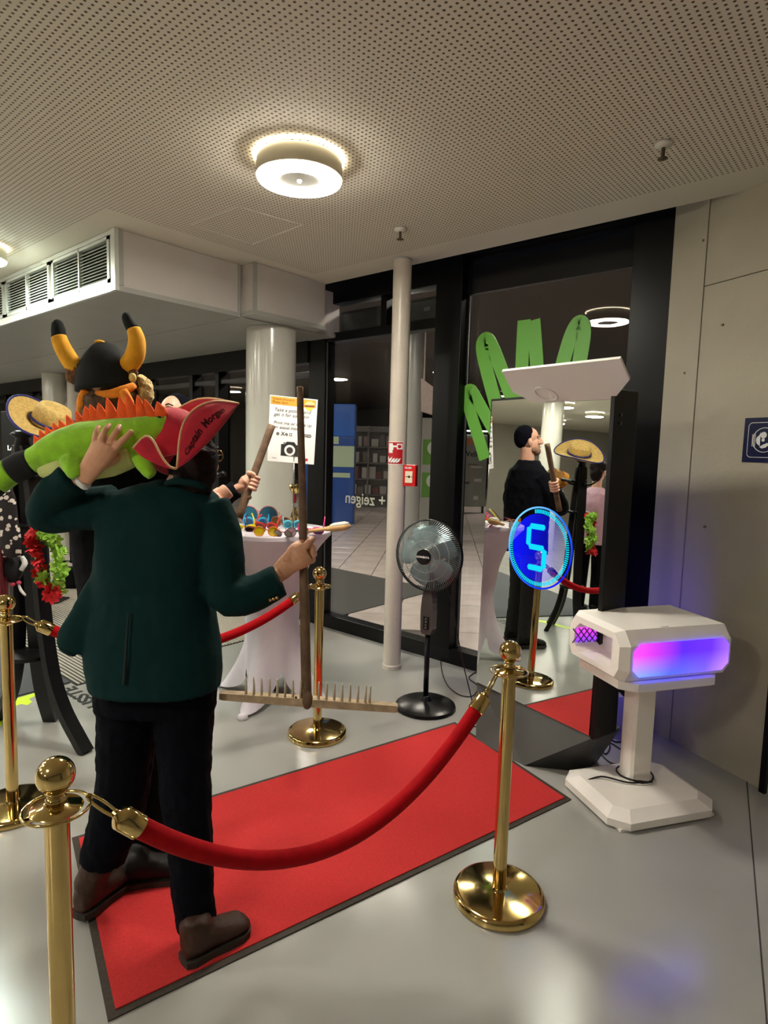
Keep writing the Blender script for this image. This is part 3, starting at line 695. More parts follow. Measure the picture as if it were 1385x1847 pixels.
def rope(a, b, sag, label, r=.0245):
    d = (b-a).normalized(); A = a+d*.066+Z*.872; B = b-d*.066+Z*.872
    t = thing('barrier_rope', label, 'rope', (A+B)/2, group='red velvet barrier ropes')
    N_ = 40
    def P(s): return A.lerp(B, s) - Z*sag*(1-(2*s-1)**2)
    L_ = (B-A).length
    s0 = .16/L_*.5; s1 = 1-s0
    pts = [P(s0+(s1-s0)*i/N_) for i in range(N_+1)]
    bm = BM(); tube(bm, pts, r, 14); obj('velvet_cover', bm, m_velvet, t, smooth=True)
    for e, (q, nx) in enumerate(((pts[0], P(s0*.4)), (pts[-1], P(1-s0*.4)))):
        dd = (nx-q).normalized(); bm = BM(); o1 = dd.orthogonal().normalized()
        lathe(bm, [(r+.001, -.032), (r+.004, -.03), (r+.0035, .022), (r-.004, .03), (r*.5, .036), (.009, .044)], n=28, mtx=frame(q, o1, dd.cross(o1), dd)); ec = obj('end_cap', bm, m_gold, t, smooth=True, angle=50)
        end = A if e == 0 else B; c = q+dd*.04
        bm = BM(); mid = (c+end)/2; Lh = (end-c).length*.62
        ax = (end-c).normalized(); sd = ax.cross(Z).normalized()
        tube(bm, [mid+ax*Lh*math.cos(k*PI/8)+(Z*.012)*math.sin(k*PI/8) for k in range(16)], .004, 6, closed=True); obj('snap_hook', bm, m_gold, ec, smooth=True)
    return t
rope(ST['FL'], ST['R'], .37, 'red velvet rope sagging across the foreground from the front left stanchion')
rope(ST['L2'], ST['MID'], .24, 'red velvet rope passing behind the person in the green blazer')

# ------------------------------------------------------------------ pedestal fan
FB = V((-2.25, 3.096, 0))
fn_ = thing('pedestal_fan', 'black pedestal fan with smoky blades standing by the glass wall', 'fan', FB)
bm = BM(); lathe(bm, [(.188, 0), (.196, .006), (.192, .022), (.165, .036), (.04, .05), (.026, .075), (.02, .08)], FB, 48); obj('base', bm, m_blackplastic, fn_, smooth=True, angle=40)
bm = BM(); lathe(bm, [(.017, .05), (.017, .5)], FB, 20); obj('pole', bm, m_blackplastic, fn_, smooth=True)
tf = (CAM-FB); tf.z = 0; tf.normalize(); fdir = Matrix.Rotation(-.42, 3, 'Z') @ tf; fdir = (fdir+Z*.02).normalized(); fr_ = V((-fdir.y, fdir.x, 0)).normalized(); fu = fdir.cross(fr_)
if fu.z < 0: fu = -fu
fr_ = fu.cross(fdir)
HC = FB+Z*.995
F = frame(FB+Z*.62, fr_, -fdir, fu)
bm = BM()
rings(bm, [[F @ V((x*w_, y, z)) for x, y in ((-.042, -.03), (.042, -.03), (.042, .04), (-.042, .04))] for z, w_ in ((-.13, .7), (-.1, .95), (.02, 1), (.1, .85), (.17, .55))]); obj('control_box', bm, m_greyplastic, fn_)
bm = BM(); box(bm, (0, -.032, -.055), (.04, .006, .085), F, bevel=.004); bpn = obj('button_panel', bm, m_blackplastic, fn_)
for z in (-.085, -.068, -.048, -.03):
    bm = BM(); ball(bm, F @ V((0, -.036, z)), .006, u=10, v=6); obj('button', bm, mat('button_grey', (110, 106, 104), .3), bpn, smooth=True)
H = frame(HC, fr_, -fdir, fu)            # local: x right, y away from the blown air, z up
bm = BM(); rs = []
lathe(bm, [(.06, .0), (.07, .04), (.06, .14), (.03, .18)], n=24, mtx=H @ frame(V((0, 0, 0)), V((1, 0, 0)), V((0, 0, 1)), V((0, 1, 0)))); tube(bm, [HC+(-fdir*-1)*-.08*-1-fdir*.0-fdir*.1, FB+Z*.76-fdir*.0], .028, 12); obj('motor_housing', bm, m_blackplastic, fn_, smooth=True, angle=50)
def fcirc(r, y, n=48): return [H @ V((r*math.cos(2*PI*i/n), y, r*math.sin(2*PI*i/n))) for i in range(n)]
bm = BM(); tube(bm, fcirc(.222, -.03, 64), .0065, 8, closed=True); tube(bm, fcirc(.222, -.012, 64), .005, 8, closed=True); obj('guard_rim', bm, m_blackplastic, fn_, smooth=True)
def cage(y_rim, y_top, rr__):
    bm = BM()
    for i in range(96):
        a = 2*PI*i/96; tw = .5
        pts = [H @ V((r*math.cos(a+tw*(1-r/.222)), y_rim+(y_top-y_rim)*(1-(r/.222)**2.2), r*math.sin(a+tw*(1-r/.222)))) for r in (.05, .09, .13, .17, .2, .222)]
        tube(bm, pts, .0012, 4)
    for r in rr__: tube(bm, [H @ V((r*math.cos(2*PI*i/48), y_rim+(y_top-y_rim)*(1-(r/.222)**2.2), r*math.sin(2*PI*i/48))) for i in range(48)], .0016, 5, closed=True)
    return bm
obj('front_guard', cage(-.035, -.095, (.1, .155)), mat('guard_wire', (196, 206, 206), .25, .6), fn_, kind='stuff')
obj('rear_guard', cage(-.01, .06, (.1, .15, .19)), mat('guard_wire_dark', (60, 66, 68), .4, .3), fn_, kind='stuff')
bm = BM(); lathe(bm, [(.05, -.096), (.048, -.106), (.02, -.110), (.002, -.111)], n=32, mtx=H @ frame(V((0, 0, 0)), V((1, 0, 0)), V((0, 0, 1)), V((0, 1, 0)))); obj('hub_cap', bm, m_blackplastic, fn_, smooth=True, angle=50)
bm = BM(); tube(bm, fcirc(.05, -.098, 32), .003, 6, closed=True); obj('hub_ring', bm, mat('chrome', (200, 200, 200), .15, 1), fn_, smooth=True)
text('hub_lettering', 'ROWENTA', .017, H @ frame(V((0, -.1125, -.005)), V((1, 0, 0)), V((0, 0, 1)), V((0, -1, 0))), m_whiteprint, fn_, align='CENTER', bold=.0005)
m_bl = mat('fan_blade', (112, 142, 146), .25, alpha=.72)
for k in range(5):
    a = 2*PI*k/5+.5; bm = BM(); va = []
    for i in range(9):
        r = .045+.145*i/8; wdt = .5+.95*math.sin(PI*(.15+.72*i/8))*.75
        va.append([H @ V((r*math.cos(a+wdt*(s-.5)), -.02-.035*(s-.5)*2*(.8), r*math.sin(a+wdt*(s-.5)))) for s in (0, .25, .5, .75, 1)])
    L = [[bm.verts.new(p) for p in r] for r in va]
    for i in range(8):
        for j in range(4): bm.faces.new((L[i][j], L[i+1][j], L[i+1][j+1], L[i][j+1]))
    o = obj('blade', bm, m_bl, fn_, smooth=True); s = o.modifiers.new('s', 'SOLIDIFY'); s.thickness = .002; bake(o)
bm = BM(); tube(bm, [HC-fdir*.0-fdir*.12-Z*.03, FB+V((.14, .05, .7)), FB+V((.2, .1, .35)), FB+V((.26, .16, .02)), FB+V((.3, .02, .006)), FB+V((.35, -.05, .006)), FB+V((.4, -.02, .006))], .0035, 6, sub=8)
tag(obj('power_cable', bm, m_blackplastic, smooth=True), 'thin black cable hanging from the fan down to the floor by the mirror', 'cable')
bm = BM(); tube(bm, [onz(790, 1140, .03), onz(798, 1215, .005), onz(820, 1248, .005), onz(850, 1256, .005), onz(862, 1238, .005), onz(846, 1222, .005), onz(866, 1208, .005)], .0035, 6, sub=8)
tag(obj('power_cable', bm, m_blackplastic, smooth=True), 'thin black cable looped on the floor behind the fan base', 'cable')

# ------------------------------------------------------------------ photo booth mirror
def onm(px, py, o=0): return onpl(px, py, MP+MN*o, MN)
mb = thing('mirror_photo_booth', 'tall black framed mirror photo booth at the end of the red carpet', 'mirror', onm(965, 1300)*1)
ML = (onm(872, 1000)-MP).dot(MD); MR = (onm(1086, 1000)-MP).dot(MD)
ZB0, ZB1 = .262, 1.945
FM = frame(MP, MD, -MN, Z)          # x right along the glass, y into the booth
m_mirror = mat('mirror_glass', (226, 230, 226), .0, 1)
bm = BM(); box(bm, ((ML+MR)/2, .10, (ZB0+ZB1)/2), (MR-ML+.05, .14, ZB1-ZB0+.03), FM, bevel=.006); obj('cabinet', bm, m_black, mb)
bm = BM(); box(bm, ((ML+MR)/2, .003, (ZB0+ZB1)/2), (MR-ML, .006, ZB1-ZB0))
for v_ in bm.verts: v_.co = FM @ (v_.co + V((0, .02*(v_.co.z-1.1), 0)))
mgl = obj('mirror', bm, m_mirror, mb, label='mirror glass showing a blue countdown')
bm = BM(); box(bm, (MR+.02, .07, (ZB0+ZB1)/2), (.024, .18, ZB1-ZB0+.02), FM, bevel=.003); obj('side_panel', bm, m_black, mb)
for z in (1.84, 1.80):
    bm = BM(); cyl(bm, FM @ V((MR+.033, .03, z)), FM @ V((MR+.037, .03, z)), .008, 14); obj('side_button', bm, mat('button_steel', (90, 90, 90), .3, .7), mb)
# faceted base
a = FM @ V((ML-.01, 0, ZB0-.004)); b = FM @ V((MR+.032, 0, ZB0+.004))
c = onz(858, 1337)+Z*.0; d = onz(945, 1381); e = onz(1054, 1393); f_ = onz(1077, 1374)
ab = a - MN*.22; bb = b - MN*.2; cb = c - MN*.30
bm = BM(); vs = {k: bm.verts.new(p) for k, p in dict(a=a, b=b, c=c, d=d, e=e, f=f_, ab=ab, bb=bb, cb=cb).items()}
for fc in (('a', 'c', 'd', 'b'), ('b', 'd', 'e'), ('b', 'e', 'f'), ('b', 'f', 'bb'), ('a', 'ab', 'cb', 'c'), ('a', 'b', 'bb', 'ab'), ('ab', 'bb', 'f', 'cb'), ('c', 'cb', 'f', 'e', 'd')): bm.faces.new([vs[k] for k in fc])
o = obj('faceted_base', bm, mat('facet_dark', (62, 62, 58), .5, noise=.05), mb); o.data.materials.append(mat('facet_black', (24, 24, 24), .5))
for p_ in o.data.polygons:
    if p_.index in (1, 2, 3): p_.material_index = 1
for q in ((866, 1214), (1049, 1287)):
    p = onm(q[0], q[1], .001); bm = BM(); tube(bm, [p+(MD*math.cos(k*PI/10)+Z*math.sin(k*PI/10))*.011 for k in range(20)], .002, 6, closed=True); obj('glass_fixing', bm, mat('fixing_grey', (120, 116, 112), .4, .5), mb, smooth=True)
# white bounce panel on top
T_ = [onpl(905, 670, MP+MN*.26, MN), onpl(1118, 647, MP+MN*.26, MN), onpl(1136, 683, MP+MN*.12, MN), onpl(1112, 714, MP+MN*.02, MN), onpl(1100, 722, MP+MN*.0, MN), onpl(962, 726, MP+MN*.0, MN), onpl(926, 704, MP+MN*.09, MN)]
pn = (T_[1]-T_[0]).cross(T_[5]-T_[0]).normalized()
if pn.z < 0: pn = -pn
T_ = [p - pn*(p-T_[0]).dot(pn) for p in T_]
bm = BM(); prism(bm, T_, pn*.012); obj('reflector_panel', bm, mat('panel_white', (246, 243, 236), .25), mb, label='tilted white bounce panel on top of the mirror')
bm = BM(); pc_ = onpl(985, 710, T_[0], pn); e1 = (T_[1]-T_[0]).normalized(); e2 = e1.cross(pn)
tube(bm, [pc_-pn*.001+(e1*math.cos(k*PI/16)+e2*math.sin(k*PI/16))*.06 for k in range(32)], .006, 6, closed=True); obj('painted_reflection_ring', bm, mat('reflection_pale', (236, 232, 224), .4), mb, smooth=True)  # pale raised ring stands in for the ring light's reflection
# countdown on the screen behind the glass
cc0 = onm(970, 988, .0); rx = (onm(1024, 990)-onm(915, 986)).length/2
CR = rx*.97
cyan = emis('countdown_cyan', (20, 214, 255), .42); blue = emis('countdown_blue', (36, 60, 255), 1.0)
def mpt(x, z, o=0): return cc0+MD*x+Z*z+MN*(o-.02*(cc0.z+z-1.1))
def mquad(bm, pts, th=.0012): prism(bm, [mpt(x, z, .0005) for x, z in pts], MN*th)
bm = BM(); n = 110
for i in range(n):
    ang = 2*PI*i/n+PI/2
    if 4 <= i <= 15: continue
    c_, s_ = math.cos(ang), math.sin(ang); wv = .0026
    mquad(bm, [(CR*.90*c_-wv*s_, CR*.90*s_+wv*c_), (CR*c_-wv*s_, CR*s_+wv*c_), (CR*c_+wv*s_, CR*s_-wv*c_), (CR*.90*c_+wv*s_, CR*.90*s_-wv*c_)])
obj('countdown_ticks', bm, cyan, mgl, kind='stuff')
bm = BM()
for k in range(96):
    a1, a2 = 2*PI*k/96, 2*PI*(k+1)/96; i_, o_ = CR*1.03, CR*1.075
    ox = .006  # outer ring shifted sideways to imitate the display's doubled reflection
    mquad(bm, [(i_*math.cos(a1)+ox, i_*math.sin(a1)), (o_*math.cos(a1)+ox, o_*math.sin(a1)), (o_*math.cos(a2)+ox, o_*math.sin(a2)), (i_*math.cos(a2)+ox, i_*math.sin(a2))])
def grad_emis(name, stops, axis, lo, hi, strength, vertical=True):
    M = bpy.data.materials.new(name); M.use_nodes = True; nt = M.node_tree; nt.nodes.clear()
    out = nt.nodes.new('ShaderNodeOutputMaterial'); e_ = nt.nodes.new('ShaderNodeEmission'); e_.inputs[1].default_value = strength
    g_ = nt.nodes.new('ShaderNodeNewGeometry'); dt = nt.nodes.new('ShaderNodeVectorMath'); dt.operation = 'DOT_PRODUCT'; dt.inputs[1].default_value = axis
    nt.links.new(g_.outputs['Position'], dt.inputs[0])
    mr = nt.nodes.new('ShaderNodeMapRange'); mr.inputs[1].default_value = lo; mr.inputs[2].default_value = hi; nt.links.new(dt.outputs['Value'], mr.inputs[0])
    rp = nt.nodes.new('ShaderNodeValToRGB')
    while len(rp.color_ramp.elements) < len(stops): rp.color_ramp.elements.new(.5)
    for el, (p_, c_) in zip(rp.color_ramp.elements, stops): el.position = p_; el.color = srgb(*c_)
    nt.links.new(mr.outputs[0], rp.inputs[0]); nt.links.new(rp.outputs[0], e_.inputs[0]); nt.links.new(e_.outputs[0], out.inputs[0])
    return M
ax = (MD*.7-Z*.7)
obj('countdown_ring', bm, grad_emis('ring_grad', [(0, (120, 200, 255)), (.45, (40, 120, 255)), (1, (10, 30, 230))], ax, cc0.dot(ax)-CR, cc0.dot(ax)+CR, .42), mgl)
# faint blue screen glow inside the ring
Mg = bpy.data.materials.new('screen_blue'); Mg.use_nodes = True; nt = Mg.node_tree; nt.nodes.clear()
out = nt.nodes.new('ShaderNodeOutputMaterial'); ad = nt.nodes.new('ShaderNodeAddShader'); tr = nt.nodes.new('ShaderNodeBsdfTransparent'); tr.inputs[0].default_value = (.8, .8, .9, 1)
em_ = nt.nodes.new('ShaderNodeEmission'); em_.inputs[0].default_value = srgb(10, 20, 235)
ge_ = nt.nodes.new('ShaderNodeNewGeometry'); dp_ = nt.nodes.new('ShaderNodeVectorMath'); dp_.operation = 'DOT_PRODUCT'; dp_.inputs[1].default_value = MD
mr_ = nt.nodes.new('ShaderNodeMapRange'); mr_.inputs[1].default_value = cc0.dot(MD)-CR*.8; mr_.inputs[2].default_value = cc0.dot(MD)+CR*.8; mr_.inputs[3].default_value = .26; mr_.inputs[4].default_value = .015
nt.links.new(ge_.outputs['Position'], dp_.inputs[0]); nt.links.new(dp_.outputs['Value'], mr_.inputs[0]); nt.links.new(mr_.outputs[0], em_.inputs[1])
nt.links.new(tr.outputs[0], ad.inputs[0]); nt.links.new(em_.outputs[0], ad.inputs[1]); nt.links.new(ad.outputs[0], out.inputs[0])
bm = BM(); bmesh.ops.create_circle(bm, cap_ends=True, radius=CR*.885, segments=64, matrix=frame(mpt(0, 0, .0004), MD, (Z-MN*.02).normalized(), (MN+Z*.02).normalized())); obj('screen_disc', bm, Mg, mgl, norm=False)
# digit 5
sw, sh, tk = .058, .112, .03
def seg(x0, z0, x1, z1):
    d_ = V((x1-x0, z1-z0, 0)); L_ = d_.length; d_.normalize(); n_ = V((-d_.y, d_.x, 0)); q = []
    for s_, t_ in ((0.004, 0), (.012, .5), (L_-.012, .5), (L_-.004, 0), (L_-.012, -.5), (.012, -.5)):
        p_ = V((x0, z0, 0))+d_*s_+n_*tk*t_; q.append((p_.x+.014*(p_.y/.1)*.0, p_.y))
    bm = BM(); mquad(bm, q, .0016); obj('digit_segment', bm, cyan, mgl)
dx, dz = -.012, .0
seg(dx-sw, dz+sh, dx+sw, dz+sh); seg(dx-sw, dz+sh, dx-sw, dz); seg(dx-sw, dz, dx+sw, dz); seg(dx+sw, dz, dx+sw, dz-sh); seg(dx-sw, dz-sh, dx+sw, dz-sh)

# ------------------------------------------------------------------ photo printer kiosk
KU = V((.545, .839, 0)); KV = V((-.839, .545, 0)); KC = V((-.875, 2.965, 0))
ks = thing('photo_printer_kiosk', 'white photo printer pedestal with glowing purple front panel', 'kiosk', KC)
KF = frame(KC, KU, KV, Z)
def octring(w_, d_, c_, z, ox=0, oy=0):
    p_ = [(-w_+c_, -d_), (w_-c_, -d_), (w_, -d_+c_), (w_, d_-c_), (w_-c_, d_), (-w_+c_, d_), (-w_, d_-c_), (-w_, -d_+c_)]
    return [KF @ V((x+ox, y+oy, z)) for x, y in p_]
bm = BM(); rings(bm, [octring(.29, .235, .07, .012), octring(.29, .235, .07, .045), octring(.235, .18, .05, .075)]); obj('base', bm, m_kiosk, ks)
bm = BM()
for sx in (-.22, .22):
    for sy in (-.19, .19): box(bm, (sx, sy, .006), (.07, .05, .012), KF)
obj('feet', bm, m_kiosk, ks)
bm = BM(); rings(bm, [octring(.06, .05, .012, .07, .03, .06), octring(.06, .05, .012, .64, .03, .06)]); obj('column', bm, m_kiosk, ks)
bm = BM(); rings(bm, [octring(.25, .19, .06, .62), octring(.265, .205, .06, .63), octring(.265, .205, .06, .665), octring(.25, .19, .06, .672)]); obj('tray', bm, m_kiosk, ks)
# head with chamfered edges: extruded octagon profile along u
hw, hd = .30, .215; z0_, z1_ = .675, .9
def prof(u, s_=1.0):
    pr = [(-hd+.03, z0_), (hd-.03, z0_), (hd, z0_+.05), (hd, z1_-.06), (hd-.045, z1_), (-hd+.045, z1_), (-hd, z1_-.06), (-hd, z0_+.05)]
    zc = (z0_+z1_)/2
    return [KF @ V((u, y*s_, zc+(z-zc)*s_)) for y, z in pr]
bm = BM(); rings(bm, [prof(-hw, .86), prof(-hw+.035), prof(hw-.035), prof(hw, .86)]); hd_o = obj('printer_head', bm, m_kiosk, ks)
# glow panels front and back
def glow(yy, sgn, name):
    c_ = .032; x0, x1, za, zb = -hw+.05, hw-.045, z0_+.028, z1_-.05
    pl = [(x0+c_, za), (x1-c_, za), (x1, za+c_), (x1, zb-c_), (x1-c_, zb), (x0+c_, zb), (x0, zb-c_), (x0, za+c_)]
    bm = BM(); prism(bm, [KF @ V((x, yy, z)) for x, z in pl], KV*(-sgn*.004)); return bm
Mp = bpy.data.materials.new('kiosk_glow'); Mp.use_nodes = True; nt = Mp.node_tree; nt.nodes.clear()
out = nt.nodes.new('ShaderNodeOutputMaterial'); e_ = nt.nodes.new('ShaderNodeEmission'); e_.inputs[1].default_value = 1.7
g_ = nt.nodes.new('ShaderNodeNewGeometry')
def axis_node(axis, lo, hi):
    dt = nt.nodes.new('ShaderNodeVectorMath'); dt.operation = 'DOT_PRODUCT'; dt.inputs[1].default_value = axis; nt.links.new(g_.outputs['Position'], dt.inputs[0])
    mr = nt.nodes.new('ShaderNodeMapRange'); mr.inputs[1].default_value = lo; mr.inputs[2].default_value = hi; nt.links.new(dt.outputs['Value'], mr.inputs[0]); return mr.outputs[0]
def ramp(fac, st):
    r_ = nt.nodes.new('ShaderNodeValToRGB')
    while len(r_.color_ramp.elements) < len(st): r_.color_ramp.elements.new(.5)
    for el, (p_, c_) in zip(r_.color_ramp.elements, st): el.position = p_; el.color = srgb(*c_)
    nt.links.new(fac, r_.inputs[0]); return r_.outputs[0]
ku = KC.dot(KU)
topc = ramp(axis_node(KU, ku-.26, ku+.26), [(0, (140, 42, 210)), (.2, (118, 30, 215)), (.5, (50, 20, 240)), (.8, (56, 24, 255)), (1, (88, 54, 255))])
botc = ramp(axis_node(KU, ku-.26, ku+.26), [(0, (74, 98, 255)), (.4, (42, 56, 255)), (.75, (66, 52, 255)), (1, (116, 76, 220))])
mx = nt.nodes.new('ShaderNodeMix'); mx.data_type = 'RGBA'; nt.links.new(axis_node(Z, z0_+.03, z1_-.1), mx.inputs[0]); nt.links.new(botc, mx.inputs[6]); nt.links.new(topc, mx.inputs[7])
nt.links.new(mx.outputs[2], e_.inputs[0]); nt.links.new(e_.outputs[0], out.inputs[0])
obj('glow_panel', glow(-hd-.0005, 1, 'f'), Mp, ks, label='glowing pink to blue panel')
Mb = Mp.copy(); Mb.name = 'kiosk_glow_back'; [n for n in Mb.node_tree.nodes if n.type == 'EMISSION'][0].inputs[1].default_value = 9.0
obj('glow_panel', glow(hd+.0005, -1, 'b'), Mb, ks, label='glowing panel at the back')
# print outlet in the end face: recessed lit bay
bay = [(-.135, .715), (.10, .715), (.145, .75), (.145, .82), (.105, .855), (-.135, .855)]
bm = BM(); prism(bm, [KF @ V((-hw-.02, y, z)) for y, z in bay], KU*.17); cut = obj('cutter', bm, None)
bo = hd_o.modifiers.new('b', 'BOOLEAN'); bo.operation = 'DIFFERENCE'; bo.object = cut; bo.solver = 'EXACT'
bake(hd_o); bpy.data.objects.remove(cut)
for p_ in hd_o.data.polygons: p_.use_smooth = False
yb = .1435
bm = BM(); prism(bm, [KF @ V((x, yb, z)) for x, z in ((-hw+.008, .751), (-hw+.145, .751), (-hw+.145, .82), (-hw+.008, .82))], KV*-.002)
lmp = obj('lit_mesh_panel', bm, grad_emis('bay_grad', [(0, (70, 70, 255)), (.5, (200, 60, 240)), (1, (255, 80, 230))], Z, .735, .838, .5), ks)
bm = BM()
for q in range(5):
    x0 = -hw-.015+.032*q
    for s_ in (-1, 1): tube(bm, [KF @ V((x0+(.0 if s_ > 0 else .06), yb-.006, .75)), KF @ V((x0+(.06 if s_ > 0 else .0), yb-.006, .82))], .003, 4)
obj('diamond_mesh', bm, mat('mesh_shade_mauve', (84, 44, 110), .5), ks, kind='stuff')  # shade on the white lattice is put into its mauve colour
bm = BM(); prism(bm, [KF @ V((-hw+.143, y, z)) for y, z in [(-.12, .80), (.06, .80), (.06, .835), (-.12, .835)]], KU*-.004); obj('print_slot', bm, mat('slot_dark', (40, 30, 38), .5), ks)
bm = BM()
for y, x in ((-.16, -.05), (.12, -.1)): box(bm, (x, y, z1_+.0005), (.04, .006, .001), KF)
obj('top_notch', bm, mat('notch_grey', (170, 160, 150), .6), ks)
# cables round the kiosk foot
bm = BM(); cy_ = KF @ V((.03, .06, .08))
pts = [cy_+V((.085*math.cos(t*.6), .085*math.sin(t*.6), .006+.012*(t % 5)/5)) for t in range(32)]
tube(bm, pts, .004, 6, sub=3); tag(obj('coiled_cable', bm, m_blackplastic, smooth=True), 'black cable coiled around the foot of the white kiosk column', 'cable')
CB = [('black cable running from the mirror booth to the kiosk foot, upper strand', [(1085, 1322), (1110, 1338), (1135, 1333), (1160, 1325)]),
      ('black cable looping on the floor beside the mirror booth', [(1082, 1330), (1100, 1345), (1092, 1360), (1082, 1345), (1100, 1340), (1130, 1360), (1140, 1376)]),
      ('black cable curving across the floor toward the white kiosk base', [(1080, 1355), (1100, 1375), (1125, 1378), (1150, 1376)])]
for l_, q in CB:
    bm = BM(); tube(bm, [onz(x, y, .004) for x, y in q], .004, 6, sub=8); tag(obj('power_cable', bm, m_blackplastic, smooth=True), l_, 'cable')
bm = BM(); tube(bm, [onz(1100, 1378, .005), onz(1125, 1390, .01), KF @ V((-.24, .1, .05)), KF @ V((-.15, .08, .085)), KF @ V((-.05, .0, .085)), KF @ V((.06, -.03, .09))], .004, 6, sub=8)
tag(obj('power_cable', bm, m_blackplastic, smooth=True), 'black cable climbing over the white kiosk base', 'cable')
bm = BM(); tube(bm, [KF @ V((.03, .12, .62)), KF @ V((.06, .16, .4)), KF @ V((.05, .15, .1)), KF @ V((.03, .13, .08))], .004, 6, sub=8)
tag(obj('power_cable', bm, m_blackplastic, smooth=True), 'black cable hanging behind the kiosk column', 'cable')
p = onz(1105, 1318); bx_ = thing('power_box', 'small pale box on the floor behind the mirror booth', 'box', p); F = frame(p, XR, YF, Z)
bm = BM(); box(bm, (0, .06, .1), (.14, .12, .2), F, bevel=.008); obj('box_body', bm, mat('pale_box', (200, 196, 206), .5), bx_)
bm = BM(); box(bm, (0, .06, .203), (.12, .1, .006), F, bevel=.002); obj('box_lid', bm, MATS['pale_box'], bx_)

# ------------------------------------------------------------------ high table with stretch cover
TC = V((-3.12, 2.55, 0)); TR = .375; TZ = 1.115
ht = thing('high_table', 'round bar table under a white stretch cover, loaded with party glasses', 'table', TC)
bm = BM(); lathe(bm, [(TR-.004, TZ-.03), (TR, TZ-.026), (TR, TZ-.004), (TR-.004, TZ)], TC, 64); obj('tabletop', bm, m_tablecover, ht, smooth=True, angle=40)
bm = BM(); NT = 96; NZ = 34; rs = []
fa0 = math.atan2(-.35, .16)
for i in range(NZ+1):
    t = i/NZ; ring = []
    for j in range(NT):
        th = 2*PI*j/NT; lob = (math.cos(4*(th-fa0))+1)/2          # 1 at feet
        zt = TZ-.028; zb = .015+.20*(1-lob**.45)
        z = zt+(zb-zt)*t
        h = (zt-z)/(zt)
        top = TR*(1-1.32*h+.35*h*h) if h < .45 else None
        waist = .155
        e1_ = TR*math.exp(-h*5.2)+waist*(1-math.exp(-h*5.2))
        foot = max(0, (h-.45)/.55); r = e1_+(.40-waist)*lob**2.2*foot**2.0+.03*foot*(1-lob)
        ring.append(TC+V((r*math.cos(th), r*math.sin(th), z)))
    rs.append(ring)
rings(bm, rs, cap=False); o = obj('stretch_cover', bm, m_tablecover, ht, smooth=True)
bm = BM(); lathe(bm, [(.03, .03), (.03, TZ-.03)], TC, 16); obj('pillar', bm, m_black, ht, smooth=True)
for k in range(4):
    th = fa0+k*PI/2; p = TC+V((.40*math.cos(th), .40*math.sin(th), 0)); bm = BM(); lathe(bm, [(.03, 0), (.034, .004), (.028, .025), (.01, .034)], p, 20); obj('foot_pocket', bm, m_tablecover, ht, smooth=True)
# props on the table
def tpt(px, py, z): return onz(px, py, z)
def glasses(name_lbl, col, lens, p, rz=0, tilt=0, R_=.026, gap=.033, rim=.0032):
    R_ *= 1.3; gap *= 1.3; rim *= 1.15
    t = thing('party_glasses', name_lbl, 'glasses', p, group='party glasses on the high table')
    L_ = p
    M_ = Matrix.Translation(p) @ Matrix.Rotation(math.atan2(XR.y, XR.x)+rz, 4, 'Z') @ Matrix.Rotation(tilt, 4, 'X')
    mf = mat('frame_%d_%d_%d' % col, col, .3); ml = mat('lens_%d_%d_%d' % lens, lens, .15, alpha=.85)
    bm = BM()
    for s_ in (-1, 1): tube(bm, [M_ @ V((s_*gap+R_*math.cos(k*PI/12), 0, R_+R_*math.sin(k*PI/12))) for k in range(24)], rim, 6, closed=True)
    tube(bm, [M_ @ V((-gap+R_*.9, 0, R_*1.3)), M_ @ V((0, 0, R_*1.5)), M_ @ V((gap-R_*.9, 0, R_*1.3))], rim, 6)
    ff = obj('frame_front', bm, mf, t, smooth=True)
    for s_ in (-1, 1):
        bm = BM(); lathe(bm, [(R_*.98, -.001), (R_*.98, .001)], n=24, mtx=M_ @ frame(V((s_*gap, 0, R_)), V((1, 0, 0)), V((0, 0, 1)), V((0, 1, 0)))); obj('lens', bm, ml, ff)
        bm = BM(); tube(bm, [M_ @ V((s_*(gap+R_), 0, R_*1.3)), M_ @ V((s_*(gap+R_), .06, R_*1.25)), M_ @ V((s_*(gap+R_-.005), .11, R_*.7))], rim*.8, 5); obj('temple', bm, mf, t, smooth=True)
GL = [('large pink rimmed round glasses with blue lenses standing at the back of the table', (236, 130, 130), (40, 120, 150), (466, 946), 0, 0, .049, .052, .003),
      ('bright blue party glasses lying below the pink rimmed pair', (40, 170, 220), (24, 96, 150), (462, 949), .1, .5, .026, .036, .006),
      ('yellow star shaped glasses at the left edge of the table pile', (240, 220, 20), (210, 190, 40), (440, 955), .4, .9, .02, .03, .005),
      ('red party glasses in the middle of the table pile', (206, 40, 26), (140, 40, 20), (482, 955), -.2, .7, .024, .032, .006),
      ('dark burgundy glasses behind the orange pair', (90, 14, 24), (60, 10, 20), (461, 958), .1, .9, .02, .028, .004),
      ('orange rimmed round glasses with yellow lenses at the front of the table', (236, 140, 30), (240, 214, 20), (480, 967), .05, .1, .022, .032, .003),
      ('brown mirrored glasses right of the red pair', (150, 80, 40), (110, 84, 30), (508, 950), -.4, .2, .026, .03, .004),
      ('cyan glasses by the foot of the trophy', (80, 200, 220), (60, 150, 170), (528, 952), .2, .5, .022, .026, .005),
      ('dark red thin rimmed glasses at the front edge right of the yellow lenses', (130, 30, 40), (150, 160, 150), (512, 968), -.3, .5, .018, .026, .0025),
      ('clear glasses with thin dark rims beside the rake handle', (70, 60, 64), (206, 190, 196), (536, 968), .3, .15, .022, .028, .002),
      ('blue and pink heart glasses at the right of the table', (230, 30, 130), (40, 120, 220), (562, 962), -.1, .9, .026, .034, .005)]
